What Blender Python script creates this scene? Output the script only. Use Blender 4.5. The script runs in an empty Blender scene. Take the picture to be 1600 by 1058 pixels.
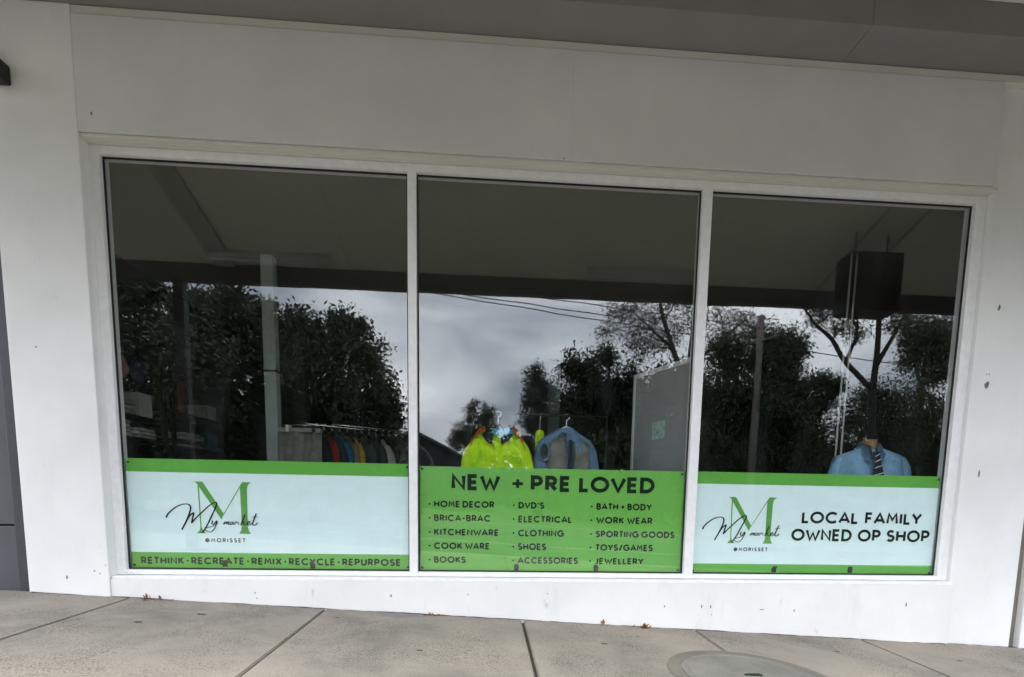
import bpy, bmesh, math, random
import numpy as np
from mathutils import Matrix, Vector, noise as mnoise

# ------------------------------------------------------------------ camera, sky, sun, exposure
S = bpy.context.scene
COL = S.collection
R = math.radians

cam_d = bpy.data.cameras.new('camera')
cam = bpy.data.objects.new('camera', cam_d)
COL.objects.link(cam)
cam_d.sensor_width = 36.0
cam_d.lens = 853.35 * 36.0 / 1600.0
cam_d.shift_x = (800 - 819.07) / 1600.0
cam_d.shift_y = (867.69 - 529) / 1600.0
cam_d.clip_start = 0.05
cam_d.clip_end = 2000
right = Vector((0.99762898, -0.06640657, 0.01807186))
fwd = Vector((0.06804322, 0.99111521, -0.1142837))
up = Vector((-0.01032211, 0.1152424, 0.99328377))
m3 = Matrix((right, up, -fwd)).transposed()
cam.matrix_world = Matrix.Translation((2.230, -3.5363, 0.522)) @ m3.to_4x4()
S.camera = cam

SUN_EL, SUN_AZ = 55.0, 200.0          # azimuth clockwise from +y
world = bpy.data.worlds.new('World')
S.world = world
world.use_nodes = True
wt = world.node_tree
wn, wl = wt.nodes, wt.links
for n in list(wn):
    wn.remove(n)
w_out = wn.new('ShaderNodeOutputWorld')
w_bg = wn.new('ShaderNodeBackground')
w_sky = wn.new('ShaderNodeTexSky')
w_sky.sky_type = 'NISHITA'
w_sky.sun_disc = False
w_sky.sun_elevation = R(SUN_EL)
w_sky.sun_rotation = R(SUN_AZ)
w_sky.air_density = 1.0
w_sky.dust_density = 3.0
w_tc = wn.new('ShaderNodeTexCoord')
w_map = wn.new('ShaderNodeMapping')
w_map.inputs['Scale'].default_value = (1.0, 1.0, 2.6)
w_map.inputs['Location'].default_value = (0.35, 0.1, 0.2)
w_noise = wn.new('ShaderNodeTexNoise')
w_noise.inputs['Scale'].default_value = 2.3
w_noise.inputs['Detail'].default_value = 7.0
w_noise.inputs['Roughness'].default_value = 0.52
w_noise.inputs['Distortion'].default_value = 0.35
w_ramp = wn.new('ShaderNodeValToRGB')
w_ramp.color_ramp.elements[0].position = 0.38
w_ramp.color_ramp.elements[0].color = (2.9, 3.3, 3.95, 1)
w_ramp.color_ramp.elements[1].position = 0.66
w_ramp.color_ramp.elements[1].color = (11.4, 11.7, 12.2, 1)
w_mix = wn.new('ShaderNodeMix')
w_mix.data_type = 'RGBA'
w_mix.inputs['Factor'].default_value = 0.86
wl.new(w_tc.outputs['Generated'], w_map.inputs['Vector'])
wl.new(w_map.outputs['Vector'], w_noise.inputs['Vector'])
wl.new(w_noise.outputs['Fac'], w_ramp.inputs['Fac'])
wl.new(w_sky.outputs['Color'], w_mix.inputs['A'])
wl.new(w_ramp.outputs['Color'], w_mix.inputs['B'])
wl.new(w_mix.outputs['Result'], w_bg.inputs['Color'])
w_bg.inputs['Strength'].default_value = 0.15
wl.new(w_bg.outputs['Background'], w_out.inputs['Surface'])

sun_d = bpy.data.lights.new('sun', 'SUN')
sun_d.energy = 0.6
sun_d.angle = R(35)
sun_d.color = (1.0, 0.96, 0.9)
sun = bpy.data.objects.new('sun', sun_d)
COL.objects.link(sun)
sv = Vector((math.sin(R(SUN_AZ)) * math.cos(R(SUN_EL)), math.cos(R(SUN_AZ)) * math.cos(R(SUN_EL)), math.sin(R(SUN_EL))))
sun.rotation_euler = sv.to_track_quat('Z', 'Y').to_euler()
sun.location = (0, -20, 30)

S.view_settings.view_transform = 'Standard'
S.view_settings.look = 'None'
S.view_settings.gamma = 1.0
S.view_settings.use_curve_mapping = False
S.view_settings.exposure = 2.0
S.cycles.max_bounces = 10
S.cycles.diffuse_bounces = 5
S.cycles.transparent_max_bounces = 24

rnd = random.Random(7)
npr = np.random.default_rng(11)

# ------------------------------------------------------------------ materials
MATS = {}


def nt(name):
    m = bpy.data.materials.new(name)
    m.use_nodes = True
    t = m.node_tree
    b = t.nodes['Principled BSDF']
    MATS[name] = m
    return m, t, b


def mat(name, col, rough=0.6, metal=0.0, var=0.0, scale=8.0, bump=0.0, bscale=60.0, spec=0.4, stretch=(1, 1, 1), detail=5.0):
    """plain surface with fine tonal mottling and relief"""
    m, t, b = nt(name)
    N, L = t.nodes, t.links
    b.inputs['Roughness'].default_value = rough
    b.inputs['Metallic'].default_value = metal
    b.inputs['Specular IOR Level'].default_value = spec
    tc = N.new('ShaderNodeTexCoord')
    mp = N.new('ShaderNodeMapping')
    mp.inputs['Scale'].default_value = stretch
    L.new(tc.outputs['Object'], mp.inputs['Vector'])
    if var > 0:
        nz = N.new('ShaderNodeTexNoise')
        nz.inputs['Scale'].default_value = scale
        nz.inputs['Detail'].default_value = detail
        nz.inputs['Roughness'].default_value = 0.6
        L.new(mp.outputs['Vector'], nz.inputs['Vector'])
        rp = N.new('ShaderNodeValToRGB')
        rp.color_ramp.elements[0].position = 0.3
        rp.color_ramp.elements[1].position = 0.7
        rp.color_ramp.elements[0].color = tuple(c * (1 - var) for c in col) + (1,)
        rp.color_ramp.elements[1].color = tuple(min(1, c * (1 + var)) for c in col) + (1,)
        L.new(nz.outputs['Fac'], rp.inputs['Fac'])
        L.new(rp.outputs['Color'], b.inputs['Base Color'])
    else:
        b.inputs['Base Color'].default_value = tuple(col) + (1,)
    if bump > 0:
        n2 = N.new('ShaderNodeTexNoise')
        n2.inputs['Scale'].default_value = bscale
        n2.inputs['Detail'].default_value = 4
        L.new(mp.outputs['Vector'], n2.inputs['Vector'])
        bp = N.new('ShaderNodeBump')
        bp.inputs['Strength'].default_value = 0.5
        bp.inputs['Distance'].default_value = bump
        L.new(n2.outputs['Fac'], bp.inputs['Height'])
        L.new(bp.outputs['Normal'], b.inputs['Normal'])
    return m


def wall_mat(name, col, dirt=(0.42, 0.40, 0.36), amount=0.35, bump=0.002):
    """painted render: roller texture, faint blotches, small scuffs and grime streaks"""
    m, t, b = nt(name)
    N, L = t.nodes, t.links
    tc = N.new('ShaderNodeTexCoord')
    b.inputs['Roughness'].default_value = 0.55
    b.inputs['Specular IOR Level'].default_value = 0.3
    n1 = N.new('ShaderNodeTexNoise'); n1.inputs['Scale'].default_value = 1.7; n1.inputs['Detail'].default_value = 7
    n1.inputs['Roughness'].default_value = 0.62
    L.new(tc.outputs['Object'], n1.inputs['Vector'])
    r1 = N.new('ShaderNodeValToRGB')
    r1.color_ramp.elements[0].position = 0.30; r1.color_ramp.elements[0].color = tuple(c * 0.90 for c in col) + (1,)
    r1.color_ramp.elements[1].position = 0.62; r1.color_ramp.elements[1].color = tuple(col) + (1,)
    L.new(n1.outputs['Fac'], r1.inputs['Fac'])
    # scuffs: sparse short marks
    mp = N.new('ShaderNodeMapping'); mp.inputs['Scale'].default_value = (1, 1, 0.45)
    L.new(tc.outputs['Object'], mp.inputs['Vector'])
    n2 = N.new('ShaderNodeTexNoise'); n2.inputs['Scale'].default_value = 16; n2.inputs['Detail'].default_value = 3
    L.new(mp.outputs['Vector'], n2.inputs['Vector'])
    r2 = N.new('ShaderNodeValToRGB')
    r2.color_ramp.elements[0].position = 0.70; r2.color_ramp.elements[0].color = (0, 0, 0, 1)
    r2.color_ramp.elements[1].position = 0.78; r2.color_ramp.elements[1].color = (1, 1, 1, 1)
    L.new(n2.outputs['Fac'], r2.inputs['Fac'])
    n3 = N.new('ShaderNodeTexNoise'); n3.inputs['Scale'].default_value = 3.1; n3.inputs['Detail'].default_value = 6
    n3.inputs['Roughness'].default_value = 0.7
    mp3 = N.new('ShaderNodeMapping'); mp3.inputs['Scale'].default_value = (1.6, 1, 0.5); mp3.inputs['Location'].default_value = (3, 1, 2)
    L.new(tc.outputs['Object'], mp3.inputs['Vector']); L.new(mp3.outputs['Vector'], n3.inputs['Vector'])
    r3 = N.new('ShaderNodeValToRGB')
    r3.color_ramp.elements[0].position = 0.55; r3.color_ramp.elements[0].color = (0, 0, 0, 1)
    r3.color_ramp.elements[1].position = 0.80; r3.color_ramp.elements[1].color = (0.6, 0.6, 0.6, 1)
    L.new(n3.outputs['Fac'], r3.inputs['Fac'])
    mx = N.new('ShaderNodeMath'); mx.operation = 'MAXIMUM'
    L.new(r2.outputs['Color'], mx.inputs[0]); L.new(r3.outputs['Color'], mx.inputs[1])
    ml = N.new('ShaderNodeMath'); ml.operation = 'MULTIPLY'; ml.inputs[1].default_value = amount
    L.new(mx.outputs[0], ml.inputs[0])
    mix = N.new('ShaderNodeMix'); mix.data_type = 'RGBA'
    mix.inputs['B'].default_value = tuple(dirt) + (1,)
    L.new(ml.outputs[0], mix.inputs['Factor']); L.new(r1.outputs['Color'], mix.inputs['A'])
    L.new(mix.outputs['Result'], b.inputs['Base Color'])
    n4 = N.new('ShaderNodeTexNoise'); n4.inputs['Scale'].default_value = 95; n4.inputs['Detail'].default_value = 3
    L.new(tc.outputs['Object'], n4.inputs['Vector'])
    n5 = N.new('ShaderNodeTexNoise'); n5.inputs['Scale'].default_value = 4; n5.inputs['Detail'].default_value = 2
    L.new(tc.outputs['Object'], n5.inputs['Vector'])
    ad = N.new('ShaderNodeMath'); ad.operation = 'MULTIPLY_ADD'; ad.inputs[1].default_value = 1.6
    L.new(n5.outputs['Fac'], ad.inputs[0]); L.new(n4.outputs['Fac'], ad.inputs[2])
    bp = N.new('ShaderNodeBump'); bp.inputs['Strength'].default_value = 0.45; bp.inputs['Distance'].default_value = bump
    L.new(ad.outputs[0], bp.inputs['Height']); L.new(bp.outputs['Normal'], b.inputs['Normal'])
    return m


def concrete_mat(name, col, speck=0.75):
    m, t, b = nt(name)
    N, L = t.nodes, t.links
    tc = N.new('ShaderNodeTexCoord')
    b.inputs['Roughness'].default_value = 0.85
    b.inputs['Specular IOR Level'].default_value = 0.25
    big = N.new('ShaderNodeTexNoise'); big.inputs['Scale'].default_value = 1.9; big.inputs['Detail'].default_value = 8
    big.inputs['Roughness'].default_value = 0.65; big.inputs['Distortion'].default_value = 0.4
    L.new(tc.outputs['Object'], big.inputs['Vector'])
    r1 = N.new('ShaderNodeValToRGB')
    e = r1.color_ramp.elements
    e[0].position = 0.28; e[0].color = (col[0] * 0.62, col[1] * 0.63, col[2] * 0.64, 1)
    e[1].position = 0.72; e[1].color = (col[0] * 1.24, col[1] * 1.20, col[2] * 1.16, 1)
    q = r1.color_ramp.elements.new(0.5); q.color = tuple(col) + (1,)
    L.new(big.outputs['Fac'], r1.inputs['Fac'])
    fine = N.new('ShaderNodeTexNoise'); fine.inputs['Scale'].default_value = 110; fine.inputs['Detail'].default_value = 4
    fine.inputs['Roughness'].default_value = 0.7
    L.new(tc.outputs['Object'], fine.inputs['Vector'])
    patch = N.new('ShaderNodeTexNoise'); patch.inputs['Scale'].default_value = 2.6; patch.inputs['Detail'].default_value = 4
    mpp = N.new('ShaderNodeMapping'); mpp.inputs['Location'].default_value = (7, 3, 1)
    L.new(tc.outputs['Object'], mpp.inputs['Vector']); L.new(mpp.outputs['Vector'], patch.inputs['Vector'])
    pr = N.new('ShaderNodeValToRGB'); pr.color_ramp.elements[0].position = 0.42; pr.color_ramp.elements[1].position = 0.62
    L.new(patch.outputs['Fac'], pr.inputs['Fac'])
    fr = N.new('ShaderNodeValToRGB')
    fr.color_ramp.elements[0].position = 0.34; fr.color_ramp.elements[0].color = (0.25, 0.24, 0.22, 1)
    fr.color_ramp.elements[1].position = 0.52; fr.color_ramp.elements[1].color = (1, 1, 1, 1)
    L.new(fine.outputs['Fac'], fr.inputs['Fac'])
    k = N.new('ShaderNodeMath'); k.operation = 'MULTIPLY_ADD'; k.inputs[1].default_value = speck; k.inputs[2].default_value = 0.25
    L.new(pr.outputs['Color'], k.inputs[0])
    mix = N.new('ShaderNodeMix'); mix.data_type = 'RGBA'; mix.blend_type = 'MULTIPLY'
    L.new(k.outputs[0], mix.inputs['Factor']); L.new(r1.outputs['Color'], mix.inputs['A']); L.new(fr.outputs['Color'], mix.inputs['B'])
    L.new(mix.outputs['Result'], b.inputs['Base Color'])
    bp = N.new('ShaderNodeBump'); bp.inputs['Strength'].default_value = 0.7; bp.inputs['Distance'].default_value = 0.006
    L.new(fine.outputs['Fac'], bp.inputs['Height']); L.new(bp.outputs['Normal'], b.inputs['Normal'])
    return m


def glass_mat(name, f0=0.056, tint=(0.962, 0.978, 0.970)):
    """window pane: clear transmission, mirror reflection rising with angle, a film of dust and wipe streaks"""
    m = bpy.data.materials.new(name); m.use_nodes = True; MATS[name] = m
    t = m.node_tree; N, L = t.nodes, t.links
    for n in list(N):
        N.remove(n)
    out = N.new('ShaderNodeOutputMaterial')
    geo = N.new('ShaderNodeNewGeometry')
    dot = N.new('ShaderNodeVectorMath'); dot.operation = 'DOT_PRODUCT'
    L.new(geo.outputs['Incoming'], dot.inputs[0]); L.new(geo.outputs['Normal'], dot.inputs[1])
    ab = N.new('ShaderNodeMath'); ab.operation = 'ABSOLUTE'; L.new(dot.outputs['Value'], ab.inputs[0])
    om = N.new('ShaderNodeMath'); om.operation = 'SUBTRACT'; om.inputs[0].default_value = 1.0; L.new(ab.outputs[0], om.inputs[1])
    pw = N.new('ShaderNodeMath'); pw.operation = 'POWER'; pw.inputs[1].default_value = 5.0; L.new(om.outputs[0], pw.inputs[0])
    fr = N.new('ShaderNodeMath'); fr.operation = 'MULTIPLY_ADD'; fr.inputs[1].default_value = 1 - f0; fr.inputs[2].default_value = f0
    L.new(pw.outputs[0], fr.inputs[0])
    tr = N.new('ShaderNodeBsdfTransparent'); tr.inputs['Color'].default_value = tint + (1,)
    gl = N.new('ShaderNodeBsdfGlossy'); gl.inputs['Roughness'].default_value = 0.0; gl.inputs['Color'].default_value = (0.97, 0.99, 1.0, 1)
    tcw = N.new('ShaderNodeTexCoord')
    nw_ = N.new('ShaderNodeTexNoise'); nw_.inputs['Scale'].default_value = 2.2; nw_.inputs['Detail'].default_value = 1.0
    L.new(tcw.outputs['Object'], nw_.inputs['Vector'])
    bw = N.new('ShaderNodeBump'); bw.inputs['Strength'].default_value = 1.0; bw.inputs['Distance'].default_value = 0.0004
    L.new(nw_.outputs['Fac'], bw.inputs['Height']); L.new(bw.outputs['Normal'], gl.inputs['Normal'])
    mx = N.new('ShaderNodeMixShader')
    L.new(fr.outputs[0], mx.inputs['Fac']); L.new(tr.outputs[0], mx.inputs[1]); L.new(gl.outputs[0], mx.inputs[2])
    tc = N.new('ShaderNodeTexCoord')
    mp = N.new('ShaderNodeMapping'); mp.inputs['Scale'].default_value = (5.0, 1.0, 0.9)
    L.new(tc.outputs['Object'], mp.inputs['Vector'])
    nz = N.new('ShaderNodeTexNoise'); nz.inputs['Scale'].default_value = 1.6; nz.inputs['Detail'].default_value = 8; nz.inputs['Roughness'].default_value = 0.65
    nz.inputs['Distortion'].default_value = 0.6
    L.new(mp.outputs['Vector'], nz.inputs['Vector'])
    rp = N.new('ShaderNodeValToRGB')
    rp.color_ramp.elements[0].position = 0.48; rp.color_ramp.elements[0].color = (0.0005, 0.0005, 0.0005, 1)
    rp.color_ramp.elements[1].position = 0.80; rp.color_ramp.elements[1].color = (0.016, 0.016, 0.016, 1)
    L.new(nz.outputs['Fac'], rp.inputs['Fac'])
    df = N.new('ShaderNodeBsdfDiffuse'); df.inputs['Color'].default_value = (0.55, 0.56, 0.55, 1)
    m2 = N.new('ShaderNodeMixShader')
    L.new(rp.outputs['Color'], m2.inputs['Fac']); L.new(mx.outputs[0], m2.inputs[1]); L.new(df.outputs[0], m2.inputs[2])
    L.new(m2.outputs[0], out.inputs['Surface'])
    return m


def leaf_mat(name, col, var=0.35):
    m, t, b = nt(name)
    N, L = t.nodes, t.links
    b.inputs['Roughness'].default_value = 0.55
    b.inputs['Specular IOR Level'].default_value = 0.35
    tc = N.new('ShaderNodeTexCoord')
    nz = N.new('ShaderNodeTexNoise'); nz.inputs['Scale'].default_value = 1.3; nz.inputs['Detail'].default_value = 4
    L.new(tc.outputs['Object'], nz.inputs['Vector'])
    rp = N.new('ShaderNodeValToRGB')
    rp.color_ramp.elements[0].position = 0.3; rp.color_ramp.elements[0].color = tuple(c * (1 - var) for c in col) + (1,)
    rp.color_ramp.elements[1].position = 0.7; rp.color_ramp.elements[1].color = tuple(c * (1 + var) for c in col) + (1,)
    L.new(nz.outputs['Fac'], rp.inputs['Fac']); L.new(rp.outputs['Color'], b.inputs['Base Color'])
    return m


wall_mat('white_render', (0.80, 0.80, 0.79), amount=0.22)
wall_mat('base_render', (0.78, 0.775, 0.76), amount=0.55)
wall_mat('panel_paint', (0.70, 0.70, 0.70), amount=0.16, bump=0.0006)
wall_mat('trim_paint', (0.68, 0.67, 0.60), amount=0.25, bump=0.0006)
mat('frame_paint', (0.80, 0.80, 0.80), 0.38, var=0.06, scale=20, bump=0.0004, bscale=30, spec=0.5)
mat('gasket', (0.012, 0.012, 0.012), 0.5)
mat('dark_grey_paint', (0.085, 0.09, 0.10), 0.42, var=0.10, scale=5, bump=0.0005, bscale=80)
mat('dark_grey_trim', (0.05, 0.053, 0.06), 0.4, var=0.1, scale=9)
mat('black_plastic', (0.010, 0.010, 0.011), 0.45, var=0.1)
mat('soffit_paint', (0.60, 0.60, 0.48), 0.7, var=0.06, scale=2.2, bump=0.001, bscale=50)
mat('bulkhead_paint', (0.22, 0.22, 0.205), 0.7, var=0.07, scale=2.5, bump=0.001, bscale=60)
mat('beam_paint', (0.36, 0.36, 0.30), 0.7, var=0.07, scale=2.5)
mat('fascia_paint', (0.085, 0.085, 0.078), 0.6, var=0.15, scale=4)
mat('roof_metal', (0.30, 0.31, 0.32), 0.45, 0.6, var=0.1)
mat('white_enamel', (0.78, 0.78, 0.76), 0.35, var=0.05)
concrete_mat('concrete', (0.285, 0.255, 0.222))
concrete_mat('joint_dirt', (0.07, 0.062, 0.052))
concrete_mat('ring_concrete', (0.185, 0.172, 0.145), speck=0.15)
concrete_mat('lid_metal', (0.215, 0.208, 0.185), speck=0.12)
concrete_mat('kerb_concrete', (0.34, 0.33, 0.31))
concrete_mat('asphalt', (0.055, 0.055, 0.057))
mat('grass_ground', (0.06, 0.085, 0.03), 0.95, var=0.45, scale=3.0, bump=0.03, bscale=25)
mat('road_paint', (0.72, 0.72, 0.70), 0.7, var=0.15, scale=25)
glass_mat('window_glass')
# sign print
SIGN_GREEN = (0.13, 0.44, 0.055)
mat('sign_green', SIGN_GREEN, 0.45, var=0.05, scale=3, bump=0.0015, bscale=3)
mat('sign_pale', (0.79, 0.925, 0.95), 0.45, var=0.03, scale=6, bump=0.002, bscale=3.5, stretch=(0.6, 1, 2.2))
mat('ink_dark_green', (0.004, 0.020, 0.006), 0.6, spec=0.1)
mat('sign_green_light', (0.165, 0.47, 0.075), 0.45, var=0.06, scale=3, bump=0.0015, bscale=3)
mat('ink_black', (0.005, 0.009, 0.010), 0.6, spec=0.1)
mat('logo_green', (0.12, 0.36, 0.07), 0.5)
# interior
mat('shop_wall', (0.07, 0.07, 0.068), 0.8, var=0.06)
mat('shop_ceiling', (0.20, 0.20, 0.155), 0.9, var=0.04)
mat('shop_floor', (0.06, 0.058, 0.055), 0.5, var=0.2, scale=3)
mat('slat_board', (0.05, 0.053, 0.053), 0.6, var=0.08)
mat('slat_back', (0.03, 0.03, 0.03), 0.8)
mat('black_metal', (0.012, 0.012, 0.013), 0.4, 0.3)
mat('chrome', (0.75, 0.76, 0.78), 0.18, 1.0)
mat('post_paint', (0.66, 0.70, 0.68), 0.5, var=0.05)
mat('white_plastic', (0.82, 0.82, 0.80), 0.35)
mat('board_grey', (0.36, 0.37, 0.37), 0.5, var=0.06, scale=3)
mat('paper_green', (0.45, 0.62, 0.52), 0.7, var=0.35, scale=28)


def cloth(name, col, var=0.12, weave=420):
    return mat(name, col, 0.9, var=var, scale=14, bump=0.002, bscale=weave, spec=0.15)


cloth('cloth_lime', (0.60, 0.94, 0.02))
cloth('cloth_orange', (0.85, 0.20, 0.03))
cloth('cloth_navy', (0.020, 0.028, 0.05))
cloth('cloth_denim', (0.15, 0.25, 0.41), 0.25, 200)
cloth('cloth_grey', (0.40, 0.39, 0.36), 0.2)
cloth('cloth_lightgrey', (0.52, 0.51, 0.47), 0.2)
cloth('cloth_skyblue', (0.32, 0.56, 0.80))
cloth('cloth_cyan', (0.03, 0.42, 0.66), 0.3)
cloth('cloth_red', (0.24, 0.02, 0.025))
cloth('cloth_teal', (0.015, 0.15, 0.26))
cloth('cloth_olive', (0.20, 0.16, 0.09))
cloth('cloth_yellow', (0.55, 0.36, 0.05))
cloth('cloth_black', (0.028, 0.03, 0.038))
cloth('cloth_slate', (0.06, 0.07, 0.09))
cloth('cloth_white', (0.68, 0.67, 0.62))
cloth('cloth_mauve', (0.42, 0.20, 0.22))
cloth('cloth_purple', (0.05, 0.03, 0.10), 0.5)
cloth('cloth_brown', (0.16, 0.06, 0.03))
mat('tan_form', (0.42, 0.24, 0.11), 0.6, var=0.15, scale=10)
mat('vase_pink', (0.50, 0.26, 0.25), 0.3, var=0.1)
mat('carton', (0.22, 0.15, 0.08), 0.8, var=0.2)
# outside far
leaf_mat('leaf_dark', (0.040, 0.058, 0.026))
leaf_mat('leaf_gum', (0.060, 0.075, 0.045))
mat('wood_floor', (0.035, 0.042, 0.022), 0.95, var=0.4, scale=0.6)
leaf_mat('leaf_pine', (0.030, 0.045, 0.024))
mat('bark_dark', (0.030, 0.026, 0.023), 0.9, var=0.35, scale=6, bump=0.02, bscale=12, stretch=(1, 1, 0.3))
mat('bark_gum', (0.06, 0.054, 0.048), 0.85, var=0.4, scale=4, bump=0.015, bscale=9, stretch=(1, 1, 0.3))
mat('pole_timber', (0.16, 0.145, 0.13), 0.85, var=0.25, scale=5, stretch=(1, 1, 0.2))
mat('wire_black', (0.02, 0.02, 0.02), 0.6)
mat('house_brick', (0.055, 0.058, 0.065), 0.85, var=0.25, scale=12)
mat('house_roof', (0.045, 0.05, 0.06), 0.6, var=0.2, scale=3)
mat('house_trim', (0.10, 0.10, 0.10), 0.6)
mat('house_glass', (0.03, 0.035, 0.04), 0.1, spec=0.8)
mat('dry_leaf', (0.24, 0.09, 0.03), 0.8, var=0.5, scale=60)
mat('paint_loss', (0.16, 0.155, 0.145), 0.9, var=0.3, scale=60)
mat('damp_concrete', (0.19, 0.175, 0.155), 0.6, var=0.12, scale=14, bump=0.001, bscale=110)

# ------------------------------------------------------------------ helpers


def link(o, parent=None):
    COL.objects.link(o)
    if parent is not None:
        o.parent = parent
    return o


def pymesh(name, verts, faces, material, parent=None, smooth=False):
    me = bpy.data.meshes.new(name)
    me.from_pydata([tuple(v) for v in verts], [], [tuple(f) for f in faces])
    me.update()
    if smooth:
        for p_ in me.polygons:
            p_.use_smooth = True
    me.materials.append(MATS[material])
    return link(bpy.data.objects.new(name, me), parent)


def bmobj(name, bm, material, parent=None, smooth=False):
    bmesh.ops.recalc_face_normals(bm, faces=bm.faces[:])
    me = bpy.data.meshes.new(name)
    bm.to_mesh(me)
    bm.free()
    if smooth:
        for p_ in me.polygons:
            p_.use_smooth = True
    mats = material if isinstance(material, (list, tuple)) else [material]
    for k in mats:
        me.materials.append(MATS[k])
    return link(bpy.data.objects.new(name, me), parent)


def add_box(bm, x0, x1, y0, y1, z0, z1, bev=0.0):
    vs = [bm.verts.new((x, y, z)) for z in (z0, z1) for y in (y0, y1) for x in (x0, x1)]
    idx = [(0, 2, 3, 1), (4, 5, 7, 6), (0, 1, 5, 4), (2, 6, 7, 3), (0, 4, 6, 2), (1, 3, 7, 5)]
    fs = [bm.faces.new([vs[i] for i in f]) for f in idx]
    if bev > 0:
        es = list({e for f in fs for e in f.edges})
        bmesh.ops.bevel(bm, geom=es, offset=bev, segments=2, affect='EDGES', profile=0.6)


def box(name, b, material, parent=None, bev=0.0):
    bm = bmesh.new()
    add_box(bm, *b, bev=bev)
    return bmobj(name, bm, material, parent)


def add_tube(bm, pts, radii, seg=8, cap=True):
    pts = [Vector(p) for p in pts]
    n = len(pts)
    if not isinstance(radii, (list, tuple)):
        radii = [radii] * n
    prev = None
    rings = []
    for i in range(n):
        d = (pts[min(i + 1, n - 1)] - pts[max(i - 1, 0)])
        d = d.normalized() if d.length > 1e-9 else Vector((0, 0, 1))
        if prev is None:
            a = Vector((1, 0, 0)) if abs(d.x) < 0.9 else Vector((0, 1, 0))
            u = d.cross(a).normalized()
        else:
            u = (prev - d * prev.dot(d))
            u = u.normalized() if u.length > 1e-6 else d.orthogonal().normalized()
        prev = u
        v = d.cross(u)
        rings.append([bm.verts.new(pts[i] + (u * math.cos(2 * math.pi * k / seg) + v * math.sin(2 * math.pi * k / seg)) * radii[i]) for k in range(seg)])
    for i in range(n - 1):
        for k in range(seg):
            bm.faces.new((rings[i][k], rings[i][(k + 1) % seg], rings[i + 1][(k + 1) % seg], rings[i + 1][k]))
    if cap:
        bm.faces.new(list(reversed(rings[0])))
        bm.faces.new(rings[-1])


def tube(name, pts, radii, material, parent=None, seg=8, smooth=True):
    bm = bmesh.new()
    add_tube(bm, pts, radii, seg)
    return bmobj(name, bm, material, parent, smooth)


def lathe(name, prof, material, parent=None, seg=20, loc=(0, 0, 0)):
    bm = bmesh.new()
    rings = []
    for r_, z_ in prof:
        rings.append([bm.verts.new((loc[0] + r_ * math.cos(2 * math.pi * k / seg), loc[1] + r_ * math.sin(2 * math.pi * k / seg), loc[2] + z_)) for k in range(seg)])
    for i in range(len(rings) - 1):
        for k in range(seg):
            bm.faces.new((rings[i][k], rings[i][(k + 1) % seg], rings[i + 1][(k + 1) % seg], rings[i + 1][k]))
    bm.faces.new(list(reversed(rings[0])))
    bm.faces.new(rings[-1])
    return bmobj(name, bm, material, parent, True)


def tag(o, label=None, cat=None, group=None, kind=None):
    if label: o['label'] = label
    if cat: o['category'] = cat
    if group: o['group'] = group
    if kind: o['kind'] = kind
    return o


def thing(name, label, cat, loc=(0, 0, 0), group=None, rz=0.0):
    o = bpy.data.objects.new(name, None)
    o.empty_display_size = 0.1
    o.location = loc
    o.rotation_euler = (0, 0, rz)
    COL.objects.link(o)
    return tag(o, label, cat, group)


def struct(o):
    o['kind'] = 'structure'
    return o


def catmull(pts, n=8):
    P = [np.array(p, float) for p in pts]
    P = [2 * P[0] - P[1]] + P + [2 * P[-1] - P[-2]]
    out = []
    for i in range(1, len(P) - 2):
        for k in range(n):
            t = k / n
            out.append(0.5 * ((2 * P[i]) + (-P[i - 1] + P[i + 1]) * t + (2 * P[i - 1] - 5 * P[i] + 4 * P[i + 1] - P[i + 2]) * t * t + (-P[i - 1] + 3 * P[i] - 3 * P[i + 1] + P[i + 2]) * t ** 3))
    out.append(P[-2])
    return out


# ------------------------------------------------------------------ ground, road, footpath
SX, SY, Z0 = -0.0558, 0.015, -0.156


def fz(x, y):
    """height of the footpath surface"""
    return Z0 + SX * 15 * math.tanh(x / 15.0) * 1.0 + SY * (y + 0.1)


def fz_lin(x, y):
    return Z0 + SX * x + SY * (y + 0.1)


# wide ground sheet
bm = bmesh.new()
xs = [-400, -150, -60, -30, -20, -15, -10, -5, 0, 5, 10, 15, 20, 30, 60, 150, 400]
ys = [-500, -200, -80, -45, -30, -22, -16, -13, -12.2, -3.0, 12, 60, 200]
gv = [[bm.verts.new((x, y, fz(x, min(y, -3.6)) - (0.30 if y > -12.9 else 0.02) if y > -30 else fz(x, -30) - 0.02)) for x in xs] for y in ys]
for j in range(len(ys) - 1):
    for i in range(len(xs) - 1):
        bm.faces.new((gv[j][i], gv[j][i + 1], gv[j + 1][i + 1], gv[j + 1][i]))
struct(bmobj('ground', bm, 'grass_ground'))


def strip(name, y0, y1, dz, material, thick=None, x0=-40, x1=44, step=2.0, parent=None):
    bm = bmesh.new()
    n = int((x1 - x0) / step)
    rows = []
    for i in range(n + 1):
        x = x0 + (x1 - x0) * i / n
        rows.append((bm.verts.new((x, y0, fz(x, y0) + dz)), bm.verts.new((x, y1, fz(x, y1) + dz))))
    for i in range(n):
        bm.faces.new((rows[i][0], rows[i + 1][0], rows[i + 1][1], rows[i][1]))
    if thick:
        r = bmesh.ops.extrude_face_region(bm, geom=bm.faces[:])
        for v in [g for g in r['geom'] if isinstance(g, bmesh.types.BMVert)]:
            v.co.z -= thick
    return bmobj(name, bm, material, parent)


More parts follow.
